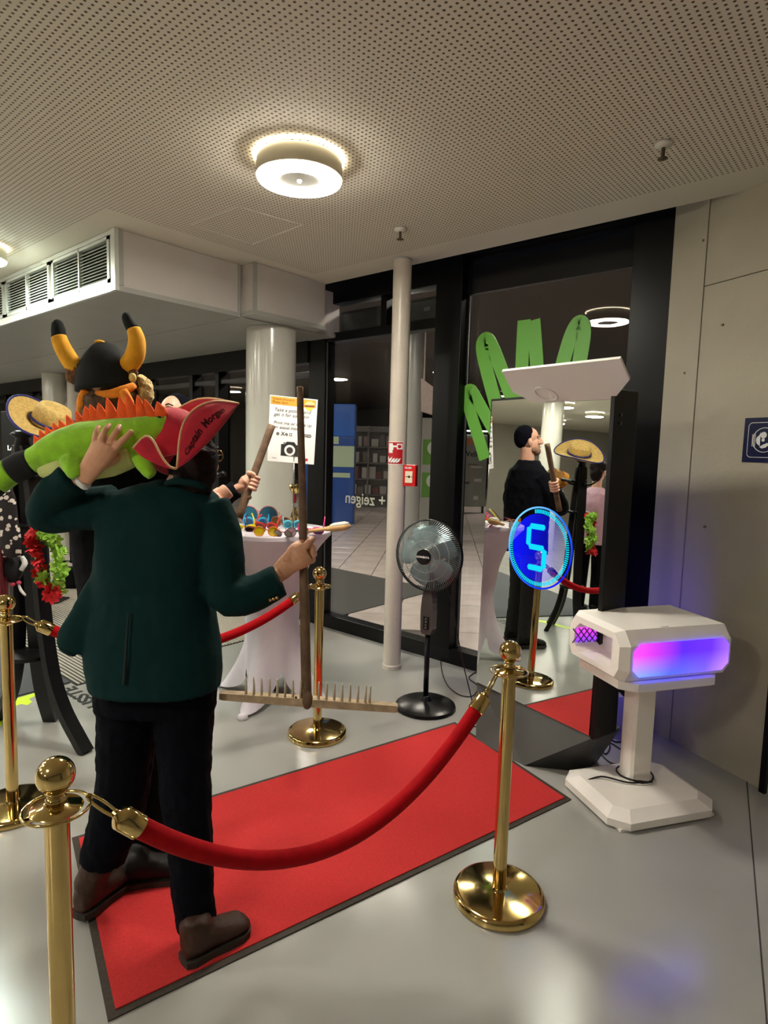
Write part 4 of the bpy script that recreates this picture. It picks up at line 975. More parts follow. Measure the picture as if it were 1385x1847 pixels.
for l_, c_, ln, q, rz, ti, R_, gp, rm in GL: glasses(l_, c_, ln, tpt(q[0], q[1], TZ+.001), rz, ti, R_, gp, rm)
p = tpt(531, 949, TZ); tp = thing('trophy', 'small gold trophy cup with red stem on the high table', 'trophy', p)
c0 = V((p.x, p.y, 0)); z_ = TZ
m_trophy = mat('trophy_gold', (212, 184, 110), .15, 1)
bm = BM(); lathe(bm, [(.034, z_), (.034, z_+.02), (.028, z_+.03)], c0, 24); obj('plinth', bm, m_trophy, tp, smooth=True, angle=40)
for k in range(4):
    bm = BM(); a_ = k*PI/2+.4; tube(bm, [c0+V((.026*math.cos(a_), .026*math.sin(a_), z_+.03)), c0+V((.018*math.cos(a_), .018*math.sin(a_), z_+.08)), c0+V((.006*math.cos(a_), .006*math.sin(a_), z_+.13))], [.01, .008, .004], 8); obj('support', bm, m_trophy, tp, smooth=True)
bm = BM(); lathe(bm, [(.004, z_+.128), (.018, z_+.135), (.018, z_+.15), (.005, z_+.16)], c0, 20); obj('white_collar', bm, m_column, tp, smooth=True)
bm = BM(); lathe(bm, [(.006, z_+.158), (.012, z_+.18), (.012, z_+.2), (.006, z_+.215)], c0, 16); obj('red_stem', bm, m_signred, tp, smooth=True)
bm = BM(); lathe(bm, [(.006, z_+.214), (.022, z_+.23), (.036, z_+.255), (.04, z_+.285), (.036, z_+.286), (.03, z_+.256), (.01, z_+.235)], c0, 24); obj('cup', bm, m_trophy, tp, smooth=True)
# wooden brush over the table edge
pa, pb = at(560, 951, 3.60)*1, at(626, 941, 3.55)
pa = tpt(566, 957, TZ+.03); pb = pa+XR*.20+Z*.03+YF*.02
br = thing('wooden_brush', 'wooden hand brush with pale pad jutting over the right table edge', 'brush', pa)
d_ = (pb-pa).normalized()
bm = BM(); tube(bm, [pa-d_*.06, pa+d_*.06, pa+d_*.1], [.012, .011, .018], 12, flat=1.6, flatdir=YF); tube(bm, [pa+d_*.09, pa+d_*.12, pa+d_*.19, pa+d_*.225], [.016, .024, .026, .012], 12, flat=1.5, flatdir=YF); obj('handle', bm, mat('tan_wood', (206, 164, 108), .6, noise=.15), br, smooth=True)
bm = BM(); tube(bm, [pa+d_*.1+Z*.015, pa+d_*.125+Z*.017, pa+d_*.19+Z*.017, pa+d_*.215+Z*.015], [.008, .014, .015, .008], 12, flat=2.2, flatdir=YF); obj('pad', bm, mat('pad_white', (220, 216, 208), .7), br, smooth=True)
bm = BM(); ball(bm, tpt(558, 955, TZ+.02), (.03, .024, .022)); tag(obj('paper_ball', bm, m_whiteprint, smooth=True), 'crumpled white paper behind the rake handle on the table', 'paper')

# poster on a stand
PD = 3.86
q_ = [at(487, 712, PD), at(573, 721, PD), at(566, 838, PD), at(482, 831, PD)]
po = thing('poster_sign', 'white photo spot poster with orange header and camera symbol on a rod above the table', 'sign', (q_[2]+q_[3])/2)
ou = (q_[2]-q_[3]); ov = (q_[0]-q_[3]); PW = ou.length; PH = ov.length; pnrm = ou.cross(ov).normalized()
if pnrm.dot(CAM-q_[0]) < 0: pnrm = -pnrm
def pp_(u, v, o=0): return q_[3].lerp(q_[2], u)*(1-v)+q_[0].lerp(q_[1], u)*v+pnrm*o
def ppoly(name, pts, mt, o=.002):
    bm = BM(); prism(bm, [pp_(u, v, o) for u, v in pts], pnrm*.0006); return obj(name, bm, mt, po)
bm = BM(); prism(bm, [pp_(0, 0), pp_(1, 0), pp_(1, 1), pp_(0, 1)], -pnrm*.006); obj('board', bm, mat('poster_white', (236, 234, 232), .35), po)
R4 = lambda a_, b_, c_, d_: [(a_, c_), (b_, c_), (b_, d_), (a_, d_)]
ppoly('header_band', R4(.02, .97, .865, .985), mat('poster_orange', (240, 160, 44), .45), .001)
def ptext(body, u, v, sz, mt, **k): text('poster_lettering', body, sz, None, mt, po, fn=lambda c_: pp_(u+c_.x/PW, v+c_.y/PH, .0025+c_.z), extrude=.0003, **k)
m_ptext = mat('poster_grey_text', (70, 70, 72), .6)
ptext('Instant-Souvenir\nPhoto Spot', .06, .935, .021, m_text_black)
ptext('Take a picture and\nget it for souvenir', .10, .765, .030, m_ptext, shear=.2)
ptext('Print me or share up\non social media', .10, .57, .028, m_ptext, shear=.2)
ptext('X', .27, .405, .032, m_text_black, bold=.0006); ptext('YSED', .71, .41, .026, m_text_black, bold=.0004)
bm = BM(); tube(bm, [pp_(.20+.027*math.cos(k*PI/10), .425+.019*math.sin(k*PI/10), .0028) for k in range(20)], .0016, 5, closed=True); tube(bm, [pp_(.20+.012*math.cos(k*PI/6), .425+.0085*math.sin(k*PI/6), .0028) for k in range(12)], .0014, 5, closed=True); obj('round_icon', bm, m_ptext, po)
ppoly('disc_icon', [(.385+.028*math.cos(k*PI/10), .425+.02*math.sin(k*PI/10)) for k in range(20)], m_text_black)
ppoly('disc_icon_mark', [(.37, .412), (.385, .418), (.405, .438), (.39, .434)], MATS['poster_white'], .003)
ppoly('square_icon', R4(.445, .505, .405, .448), m_ptext); ptext('in', .455, .412, .02, MATS['poster_white'], bold=.0005)
ppoly('camera_body', [(.28, .1), (.28, .27), (.36, .275), (.40, .315), (.56, .315), (.60, .275), (.68, .27), (.68, .1)], m_text_black)
circ = lambda r_: [(.47+r_*math.cos(k*PI/16), .185+r_*.72*math.sin(k*PI/16)) for k in range(32)]
ppoly('lens_ring', circ(.115), MATS['poster_white'], .003); ppoly('lens_disc', circ(.07), mat('lens_dark', (56, 48, 50), .4), .004)
ppoly('shutter_button', R4(.33, .37, .285, .3), m_text_black); ppoly('red_dot', [(.84+.028*math.cos(k*PI/10), .065+.02*math.sin(k*PI/10)) for k in range(20)], m_signred)
ppoly('tiny_print', R4(.1, .19, .05, .062), mat('print_pale', (180, 180, 178), .6))
ppoly('burger_icon', [(.72, .9), (.78, .95), (.88, .965), (.95, .93), (.95, .9)], mat('icon_peach', (240, 190, 130), .5), .0022); ppoly('burger_icon', [(.72, .895), (.95, .905), (.93, .875), (.76, .865)], mat('icon_brown', (130, 60, 20), .5), .0024)
ppoly('burger_icon', [(.73, .865), (.92, .87), (.88, .82), (.8, .82)], mat('icon_yellow', (244, 210, 70), .5), .0024)
ppoly('glare_strip', [(.09, .735), (.3, .79), (.34, .785), (.12, .715)], m_whiteprint, .0018) if False else None
rod0 = pp_(.57, 0, -.004); bm = BM(); tube(bm, [rod0+Z*.05, V((rod0.x, rod0.y, TZ+.01))], .004, 8); obj('rod', bm, mat('rod_grey', (130, 130, 130), .2, .8), po, smooth=True)
bm = BM(); lathe(bm, [(.04, TZ+.001), (.04, TZ+.006), (.006, TZ+.012)], V((rod0.x, rod0.y, 0)), 20); obj('stand_foot', bm, MATS['rod_grey'], po, smooth=True)

# ================================================================== costumed people and what they hold
def limb(bm, pts, n=14, flat=1.0, sub=3):          # (px, py, depth, radius in px)
    tube(bm, [at(a_, b_, d_) for a_, b_, d_, r_ in pts], [r_*d_/FPX for a_, b_, d_, r_ in pts], n, sub=sub, flat=flat, flatdir=(YF if flat != 1 else None))
def torso(bm, rows, n=28):                          # (py, centre px, half width px, depth, half thickness m)
    rs = []
    for py, cx_, hw_, d_, dy in rows:
        c_ = at(cx_, py, d_); ring = []
        for i in range(n):
            a_ = 2*PI*i/n; x_ = math.copysign(abs(math.cos(a_))**.8, math.cos(a_)); y_ = math.copysign(abs(math.sin(a_))**.9, math.sin(a_))
            ring.append(c_+XR*(hw_*d_/FPX*x_)+YF*(dy*y_))
        rs.append(ring)
    rings(bm, rs)
def add_head(bm, c, f, up=Z, s=1.0, nose=True):
    f = f.normalized(); sd = f.cross(up).normalized(); up = sd.cross(f)
    R = Matrix((sd, f, up)).transposed()
    P = lambda x, y, z: c+(sd*x+f*y+up*z)*s
    ball(bm, P(0, -.012, .035), (.074*s, .094*s, .085*s), rot=R, u=24, v=16)
    ball(bm, P(0, .012, -.035), (.062*s, .076*s, .082*s), rot=R, u=24, v=16)
    ball(bm, P(0, .052, -.088), (.03*s, .03*s, .024*s), rot=R)
    if nose: tube(bm, [P(0, .088, .012), P(0, .104, -.02), P(0, .108, -.034), P(0, .085, -.042)], [.009*s, .013*s, .016*s, .01*s], 8)
    for k in (-1, 1):
        ball(bm, P(k*.076, -.008, -.015), (.009*s, .02*s, .032*s), rot=R); ball(bm, P(k*.034, .075, -.03), (.022*s, .016*s, .02*s), rot=R)
        tube(bm, [P(k*.012, .088, .032), P(k*.034, .088, .036), P(k*.056, .07, .028)], .008*s, 6)
    for z_, w_ in ((-.058, .022), (-.068, .02)): tube(bm, [P(-w_, .074, z_), P(0, .09, z_), P(w_, .074, z_)], .007*s, 6)
    return P, R
def face_parts(par, P, R, s=1.0, teeth=False):
    for k in (-1, 1):
        bm = BM(); ball(bm, P(k*.033, .079, .014), (.012*s, .009*s, .009*s), rot=R, u=12, v=8); ey = obj('eye', bm, mat('eye_white', (226, 220, 212), .2), par, smooth=True)
        bm = BM(); ball(bm, P(k*.033, .087, .014), (.005*s, .003*s, .006*s), rot=R, u=10, v=6); obj('iris', bm, mat('iris_dark', (40, 28, 22), .2), ey, smooth=True)
        bm = BM(); tube(bm, [P(k*.015, .094, .038), P(k*.034, .094, .044), P(k*.055, .076, .036)], .004*s, 6); obj('eyebrow', bm, m_hairdark, par, smooth=True)
    bm = BM(); tube(bm, [P(-.024, .078, -.058), P(-.012, .09, -.064), P(.012, .09, -.064), P(.024, .078, -.058)], [.004*s, .007*s, .007*s, .004*s], 8)
    obj('teeth' if teeth else 'mouth', bm, mat('teeth_white', (232, 226, 214), .3) if teeth else mat('lip', (170, 84, 80), .5), par, smooth=True)

# ------------------------------------------------------------------ person in the green blazer
D0 = 2.08
pw = thing('person', 'person in dark green blazer seen from behind, holding a rake and a plush iguana', 'person', V((-1.82, .98, 0)))
bm = BM()
wf = (XR*.55+YF*.83+Z*.02).normalized()
P_, R_ = add_head(bm, at(345, 828, 2.12), wf, s=.94)
limb(bm, [(338, 855, 2.1, 26), (322, 890, 2.09, 32)])
torso(bm, [(882, 300, 50, 2.1, .05), (900, 296, 82, 2.1, .075), (960, 288, 84, 2.1, .09), (1060, 278, 76, 2.1, .085), (1150, 278, 86, 2.1, .1), (1230, 282, 92, 2.1, .1)])
limb(bm, [(195, 912, 2.1, 26), (90, 925, 2.1, 22), (122, 880, 2.02, 20), (155, 858, 1.96, 15)])
limb(bm, [(385, 930, 2.1, 26), (408, 1080, 2.05, 22), (470, 1055, 2.06, 19), (506, 1033, 2.07, 15)])
limb(bm, [(330, 1225, 2.1, 42), (338, 1420, 2.05, 30), (348, 1560, 2.03, 27), (352, 1640, 2.02, 22)])
limb(bm, [(235, 1225, 2.12, 42), (222, 1420, 2.12, 30), (195, 1520, 2.13, 25), (185, 1545, 2.13, 22)])
# left hand spread over the plush
def hline(pts, sc_=1.0): limb(bm, pts, n=10, sub=3)
limb(bm, [(150, 863, 1.955, 17), (168, 838, 1.935, 21), (186, 812, 1.925, 25), (192, 801, 1.925, 23)], flat=.55)
hline([(174, 806, 1.93, 7), (171.5, 795, 1.915, 6), (173, 781, 1.912, 5.2), (178, 769, 1.93, 4.4)])
hline([(186, 802, 1.925, 7.5), (184, 790, 1.905, 6.4), (190, 776, 1.905, 5.6), (198, 766, 1.925, 4.6)])
hline([(200, 802, 1.925, 7.5), (203, 789, 1.91, 6.6), (210, 778, 1.91, 5.8), (216, 768, 1.93, 4.8)])
hline([(209, 808, 1.925, 7.5), (218, 797, 1.905, 6.5), (228, 788, 1.905, 5.6), (238, 777, 1.92, 4.6)])
hline([(188, 838, 1.94, 9), (203, 831, 1.95, 8), (216, 823, 1.97, 6.6), (228, 817, 1.985, 5.2)])
# right hand closed round the rake handle
limb(bm, [(504, 1034, 2.07, 17), (522, 1016, 2.07, 20), (541, 1003, 2.065, 24), (553, 996, 2.07, 22)], flat=.6)
hline([(520, 1012, 2.06, 10), (526, 993, 2.06, 8.5), (536, 983, 2.075, 7.5), (546, 978, 2.10, 6.2)])
hline([(551, 987, 2.06, 8), (558, 978, 2.065, 7.2), (564, 971, 2.085, 6.2)])
hline([(559, 991, 2.065, 8), (564, 988, 2.09, 7.4), (558, 988, 2.135, 6.4), (546, 990, 2.14, 5.4)])
hline([(560, 1001, 2.065, 8), (565, 999, 2.09, 7.4), (559, 999, 2.135, 6.4), (547, 1000, 2.14, 5.4)])
hline([(557, 1011, 2.065, 7.5), (563, 1010, 2.09, 6.8), (557, 1010, 2.13, 6), (547, 1010, 2.135, 5)])
blob('body', bm, m_skin, pw, voxel=.003, smooth=3)
face_parts(pw, P_, R_)
# hair
bm = BM()
ball(bm, at(345, 826, 2.11), (.083, .095, .095), u=24, v=16)
limb(bm, [(354, 822, 2.08, 40), (352, 838, 2.06, 42), (350, 862, 2.06, 38), (345, 882, 2.07, 34)], flat=.7)
blob('hair', bm, m_hairdark, pw, voxel=.006, smooth=4, wrinkle=.012, wscale=.03)
# glasses
gp = lambda x, z: P_(x, .098, z)
bm = BM()
for k in (-1, 1):
    tube(bm, [gp(k*.033+.026*math.cos(i*PI/10), .012+.021*math.sin(i*PI/10)) for i in range(20)], .0022, 6, closed=True); tube(bm, [P_(k*.059, .095, .016), P_(k*.078, .02, .012), P_(k*.08, -.01, .004)], .002, 6)
tube(bm, [gp(-.008, .016), gp(.008, .016)], .002, 6); obj('eyeglasses', bm, mat('glasses_gold', (200, 170, 120), .2, 1), pw, smooth=True)
# blazer
bm = BM()
torso(bm, [(866, 318, 30, 2.09, .05), (876, 308, 62, 2.1, .08), (892, 296, 98, 2.1, .105), (920, 290, 110, 2.1, .125), (960, 284, 108, 2.1, .135), (1010, 279, 106, 2.1, .13), (1060, 276, 106, 2.1, .125), (1110, 274, 114, 2.1, .135), (1160, 276, 122, 2.1, .15), (1205, 280, 119, 2.09, .155), (1236, 282, 116, 2.08, .155)])
limb(bm, [(205, 915, 2.1, 42), (150, 918, 2.1, 39), (95, 926, 2.1, 36), (82, 922, 2.08, 33), (100, 890, 2.03, 33), (128, 862, 1.985, 34), (136, 855, 1.975, 33)])
limb(bm, [(375, 918, 2.1, 42), (396, 960, 2.09, 39), (404, 1020, 2.06, 38), (409, 1072, 2.04, 38), (440, 1076, 2.04, 35), (478, 1060, 2.055, 32), (505, 1047, 2.06, 30)])
limb(bm, [(190, 1040, 2.06, 22), (165, 1100, 2.04, 34), (142, 1150, 2.03, 38), (132, 1172, 2.03, 34)], flat=.45)
limb(bm, [(175, 1060, 2.1, 20), (150, 1130, 2.12, 28), (118, 1176, 2.12, 18)], flat=.5)
blob('blazer', bm, m_blazer, pw, voxel=.007, smooth=5, wrinkle=.012, wscale=.09)
bm = BM(); limb(bm, [(232, 1105, 1.958, 1.5), (229, 1150, 1.945, 2), (226, 1200, 1.935, 3), (224, 1234, 1.93, 4)], n=6)
obj('back_vent', bm, mat('blazer_shadow', (6, 26, 24), .9), pw, smooth=True)
bm = BM(); limb(bm, [(300, 872, 2.02, 5), (320, 868, 2.0, 7), (350, 872, 2.0, 7), (372, 880, 2.02, 5)], n=8)
obj('collar', bm, m_blazer, pw, smooth=True)
for x, y in ((487, 1082), (493, 1080), (499, 1078)):
    bm = BM(); ball(bm, at(x, y, 2.008), (.006, .006, .006), u=10, v=6); obj('cuff_button', bm, m_gold, pw, smooth=True)
bm = BM(); limb(bm, [(146, 864, 1.968, 22), (151, 861, 1.962, 20)], n=16, flat=.7); obj('shirt_cuff', bm, m_whiteprint, pw, smooth=True)
# trousers
bm = BM()
torso(bm, [(1190, 280, 104, 2.1, .12), (1235, 281, 110, 2.1, .125), (1275, 281, 108, 2.1, .12)])
limb(bm, [(331, 1240, 2.1, 54), (331, 1300, 2.09, 53), (334, 1370, 2.07, 47), (335, 1430, 2.05, 45), (342, 1500, 2.04, 41), (346, 1570, 2.03, 38), (351, 1640, 2.02, 36), (354, 1664, 2.02, 37)])
limb(bm, [(232, 1240, 2.12, 58), (231, 1300, 2.12, 54), (226, 1370, 2.13, 49), (219, 1430, 2.13, 48), (204, 1490, 2.13, 45), (190, 1530, 2.13, 41), (184, 1552, 2.13, 40)])
blob('trousers', bm, m_trouser, pw, voxel=.007, smooth=4, wrinkle=.014, wscale=.05)
# boots
def boot(heel, toe, ankle, par, mt, hgt=.15, lift=0):
    d_ = (toe-heel); d_.z = 0; L_ = d_.length; d_.normalize(); s_ = V((-d_.y, d_.x, 0))
    P = lambda t, w_, z_: heel+d_*(L_*t)+s_*w_+Z*(z_+lift*max(0, 1-t*1.4))
    bm = BM()
    rs = []
    for t, hw_, h_ in ((-.0, .026, .09), (.06, .040, .12), (.2, .045, .13), (.38, .045, .12), (.55, .049, .098), (.75, .052, .082), (.9, .046, .072), (.985, .028, .056), (1.0, .01, .042)):
        rs.append([P(t, hw_*math.cos(a_), .022+max(0, h_-.022)*(.5+.5*math.sin(a_))) for a_ in [2*PI*i/16 for i in range(16)]])
    rings(bm, rs)
    tube(bm, [P(.17, 0, .06), P(.18, 0, .11), ankle], [.046, .052, .056], 16)
    o = blob('boot', bm, mt, par, voxel=.006, smooth=4, wrinkle=.005, wscale=.03)
    bm = BM(); outl = [(-.025, .0), (-.01, .03), (.1, .044), (.35, .043), (.6, .053), (.8, .056), (.93, .045), (1.0, .024), (1.02, 0)]
    loop = [(t, w_) for t, w_ in outl]+[(t, -w_) for t, w_ in reversed(outl[1:-1])]
    prism(bm, [P(t, w_, .0095) for t, w_ in loop], Z*.022); box(bm, (0, 0, 0), (.001, .001, .001), Matrix.Translation(P(.3, 0, .02)))
    obj('boot_sole', bm, m_sole, o)
    for k in range(4):
        t = .36+.08*k; bm = BM(); tube(bm, [P(t, -.02, .112-.09*(t-.3)), P(t+.02, 0, .119-.09*(t-.3)), P(t, .02, .112-.09*(t-.3))], .0028, 6); obj('lace', bm, m_sole, o, smooth=True)
boot(onz(331, 1744), onz(446, 1676), at(354, 1650, 2.02), pw, m_boot)
hl = onz(142, 1668); boot(hl, hl+(onz(228, 1590)-hl).normalized()*.28, at(184, 1545, 2.13), pw, m_boot, lift=.012)

# ------------------------------------------------------------------ tricorn hat
th_ = thing('tricorn_hat', 'red felt tricorn hat with gold braid worn by the person in the green blazer', 'hat', at(320, 800, 2.08))
bm = BM()
ball(bm, at(314, 797, 2.105), (.108, .1, .117), u=32, v=20, rot=(Matrix.Rotation(YAW*-1, 3, 'Z') @ Matrix.Rotation(.0, 3, 'X')))
obj('crown', bm, m_hatred, th_, smooth=True)
def crv(pts, n=24):
    P = [at(a_, b_, d_) for a_, b_, d_ in pts]; out = []
    m_ = len(P); tot = [0]
    for i in range(1, m_): tot.append(tot[-1]+(P[i]-P[i-1]).length)
    for k in range(n+1):
        s_ = tot[-1]*k/n; i = max(j for j in range(m_) if tot[j] <= s_+1e-9); i = min(i, m_-2)
        t = (s_-tot[i])/(tot[i+1]-tot[i]); a_, b_, c_, d_ = P[max(i-1, 0)], P[i], P[i+1], P[min(i+2, m_-1)]
        out.append(.5*((2*b_)+(c_-a_)*t+(2*a_-5*b_+4*c_-d_)*t*t+(3*b_-a_-3*c_+d_)*t**3))
    return out
def flap(lo, up, name):
    A_ = crv(lo); B_ = crv(up); bm = BM(); L = []
    for k in range(5):
        t = k/4; L.append([bm.verts.new(a_.lerp(b_, t)) for a_, b_ in zip(A_, B_)])
    for k in range(4):
        for i in range(len(A_)-1): bm.faces.new((L[k][i], L[k][i+1], L[k+1][i+1], L[k+1][i]))
    bmesh.ops.remove_doubles(bm, verts=bm.verts, dist=.0005)
    o = obj(name, bm, m_hatred, th_, smooth=True); s_ = o.modifiers.new('s', 'SOLIDIFY'); s_.thickness = .005; s_.offset = 0; bake(o)
    bm = BM(); tube(bm, B_, .0042, 8); obj('braid_trim', bm, m_trim, o, smooth=True)
    return A_, B_
loA = [(319, 846, 1.93), (338, 833, 1.94), (362, 811, 1.955), (387, 785, 1.985), (410, 757, 2.03), (430, 729, 2.09)]
upA = [(319, 845, 1.93), (321, 825, 1.935), (323, 800, 1.95), (327, 776, 1.965), (335, 756, 1.985), (350, 739, 2.01), (370, 728, 2.03), (393, 724, 2.055), (430, 728, 2.09)]
A_, B_ = flap(loA, upA, 'side_brim')
# brim lettering on the side flap
def flapmap(c_):
    u_, v_ = c_.x, c_.y
    k = min(max(u_, 0), .999)*24; i = int(k); t = k-i
    a_ = A_[i].lerp(A_[i+1], t); b_ = B_[i].lerp(B_[i+1], t)
    p_ = a_.lerp(b_, v_); return p_-(p_-CAM).normalized()*.0045
text('brim_lettering', 'Captain', .2, None, m_hattext, th_, fn=lambda c_: flapmap(V((.16+c_.x*.48, .34+c_.y*1.7, 0))), shear=.2, bold=.006)
text('brim_lettering', 'Morgan', .2, None, m_hattext, th_, fn=lambda c_: flapmap(V((.50+c_.x*.48, .34+c_.y*1.7, 0))), shear=.2, bold=.006)
flap([(319, 847, 1.93), (300, 844, 1.92), (275, 834, 1.91), (255, 823, 1.91), (241, 809, 1.92)], [(319, 845, 1.93), (308, 843, 1.925), (297, 832, 1.92), (287, 815, 1.92), (278, 798, 1.925), (268, 788, 1.925), (257, 790, 1.92), (241, 808, 1.92)], 'side_brim')
flap([(241, 808, 1.92), (262, 802, 2.08), (310, 790, 2.22), (360, 770, 2.22), (400, 748, 2.17), (430, 729, 2.09)], [(241, 807, 1.92), (258, 787, 2.06), (288, 757, 2.2), (325, 735, 2.24), (350, 722, 2.24), (376, 718.5, 2.21), (402, 722, 2.15), (430, 728, 2.09)], 'side_brim')
bm = BM(); rs = [ell(at(318, 822, 2.08), XR*.1+Z*.02, YF*.115, 32), ell(at(316, 806, 2.08), XR*.106+Z*.02, YF*.12, 32)]; rings(bm, rs); obj('hat_band', bm, m_hatred, th_, smooth=True, angle=40)

# ------------------------------------------------------------------ plush iguana on the shoulder
ig = thing('plush_iguana', 'green plush iguana with orange back spikes held over the left shoulder', 'soft toy', at(180, 810, 2.03))
bm = BM()
limb(bm, [(56, 834, 1.99, 22), (80, 824, 1.99, 29), (115, 812, 2.0, 38), (155, 803, 2.01, 42), (195, 798, 2.02, 43), (235, 790, 2.03, 38), (262, 780, 2.04, 32), (285, 772, 2.05, 28), (310, 766, 2.07, 22)], n=20)
limb(bm, [(128, 830, 1.96, 20), (134, 848, 1.945, 18), (142, 858, 1.95, 13)])
limb(bm, [(245, 810, 2.0, 16), (258, 835, 1.985, 15), (268, 850, 1.98, 13), (276, 858, 1.98, 10)])
blob('body', bm, m_plushgreen, ig, voxel=.006, smooth=4, wrinkle=.008, wscale=.06)
bm = BM(); limb(bm, [(75, 848, 1.985, 14), (110, 846, 1.975, 22), (150, 842, 1.99, 26), (200, 834, 2.0, 26), (240, 822, 2.0, 20)], n=14)
blob('belly', bm, m_plushbelly, ig, voxel=.006, smooth=3)
bm = BM(); limb(bm, [(58, 833, 1.988, 24), (40, 840, 1.985, 26), (20, 850, 1.98, 25)], n=18, sub=4); obj('tail_stripe', bm, m_blackplush, ig, smooth=True)
bm = BM(); limb(bm, [(20, 850, 1.98, 24.5), (10, 857, 1.978, 24), (-8, 872, 1.97, 23)], n=18); obj('tail_section', bm, m_plushgreen, ig, smooth=True)
bm = BM(); limb(bm, [(-8, 872, 1.97, 23), (-25, 890, 1.965, 20), (-50, 915, 1.96, 10)], n=18); obj('tail_tip', bm, m_blackplush, ig, smooth=True)
SPK = [(70, 800, 62, 789), (80, 793, 72, 779), (91, 786, 83, 773), (104, 780, 96, 766), (116, 775, 107, 761), (130, 769, 120, 752), (146, 764, 137, 744), (160, 761, 154, 736), (172, 759, 163, 733), (184, 758, 178, 730), (204, 757, 193, 721), (222, 757, 216, 718), (240, 757, 229, 712), (256, 755, 248, 716), (272, 753, 262, 724), (291, 745, 284, 728)]
for x, y, tx_, ty in SPK:
    d_ = 2.015; bm = BM(); b0 = at(x, y+6, d_); tpp = at(tx_-1, ty-4, d_+.01); w_ = .022 if x > 150 else .017
    rs = []
    for t, k in ((0, 1.0), (.3, 1.0), (.6, .72), (.85, .36), (1, .05)):
        c_ = b0.lerp(tpp, t)+XR*(.004*math.sin(t*3)); rs.append(ell(c_, XR*w_*k, YF*.008*k, 10))
    rings(bm, rs); obj('back_spike', bm, m_orange, ig, smooth=True)
bm = BM(); limb(bm, [(66, 802, 2.0, 5), (110, 779, 2.01, 6), (150, 764, 2.015, 7), (200, 758, 2.02, 7), (250, 757, 2.02, 7), (295, 748, 2.03, 5)], n=10); obj('spike_seam', bm, m_orange, ig, smooth=True)
bm = BM(); ball(bm, at(287, 752, 2.02), (.011, .008, .009)); obj('eye', bm, m_blackplastic, ig, smooth=True)
bm = BM(); ball(bm, at(288, 752, 2.026), (.016, .01, .013)); obj('eyelid', bm, mat('eye_yellow', (220, 220, 120), .6), ig, smooth=True)

# ------------------------------------------------------------------ rake
rk_ = thing('wooden_rake', 'old wooden hay rake held upright in the right hand of the person in green', 'rake', at(553, 1268, 2.1))
bm = BM(); RP = [(541, 698, 2.15), (543, 800, 2.135), (546, 900, 2.12), (547, 1000, 2.105), (550, 1130, 2.10), (553, 1266, 2.10)]
tube(bm, [at(*q) for q in RP], [.0115, .0125, .0135, .0145, .017, .018], 10, sub=4); obj('handle', bm, m_wood, rk_, smooth=True)
ra, rb_ = at(397, 1254, 2.10), at(717, 1277, 2.10)
bm = BM(); dd = (rb_-ra).normalized(); up_ = V((0, 0, 1)); yy = dd.cross(up_).normalized()
F = frame(ra, dd, yy, dd.cross(yy)*-1); L_ = (rb_-ra).length
rings(bm, [[F @ V((x, y*k, z*k)) for y, z in ((-.016, -.011), (.016, -.011), (.016, .013), (-.016, .013))] for x, k in ((0, .85), (.01, 1), (L_*.5, 1.15), (L_-.01, 1), (L_, .85))]); obj('head_bar', bm, m_woodlight, rk_)
tm_ = None
for k in range(16):
    t = .12+.026+ (k if k < 8 else k+1.3)*.0438
    if t > .84: t = .84
    bm_x = t*L_
    if tm_ is None:
        bm = BM(); tube(bm, [V((0, 0, .005)), V((0, .008, .045)), V((0, .022, .08))], [.0046, .004, .0025], 8); to = obj('tooth', bm, m_teeth, rk_, smooth=True); tm_ = to.data
    else:
        to = bpy.data.objects.new('tooth', tm_); COL.objects.link(to); to.parent = rk_; to.matrix_parent_inverse = rk_.matrix_basis.inverted()
    to.matrix_basis = F @ Matrix.Translation((bm_x, 0, 0))
bm = BM(); ball(bm, at(554, 1262, 2.09), (.021, .018, .034)); obj('head_joint', bm, m_wood, rk_, smooth=True)
bm = BM(); cyl(bm, at(534, 1258, 2.075), at(534, 1258, 2.085), .004, 8); obj('nail', bm, m_black, rk_)

# ------------------------------------------------------------------ person in the horned hat
pv = thing('person', 'person in black with a horned viking hat, standing beyond the green blazer', 'person', V((-2.28, 1.28, 0)))
DV = 2.42
bm = BM(); vf = (XR*.5+YF*.86).normalized()
Pv, Rv = add_head(bm, at(206, 716, DV), vf)
limb(bm, [(206, 745, DV, 26), (210, 790, DV, 30)])
torso(bm, [(790, 212, 60, DV, .06), (830, 212, 80, DV, .08), (960, 216, 66, DV, .08), (1080, 228, 62, DV, .085), (1170, 244, 56, DV, .09)])
limb(bm, [(148, 838, DV, 22), (152, 950, DV, 18), (164, 1060, DV+.1, 15)]); limb(bm, [(288, 838, DV, 22), (340, 930, DV+.1, 19), (390, 900, DV+.25, 16)])
limb(bm, [(228, 1180, DV, 32), (234, 1400, DV, 26), (245, 1540, DV-.05, 22)]); limb(bm, [(262, 1180, DV, 34), (262, 1400, DV, 26), (268, 1560, DV-.05, 22)])
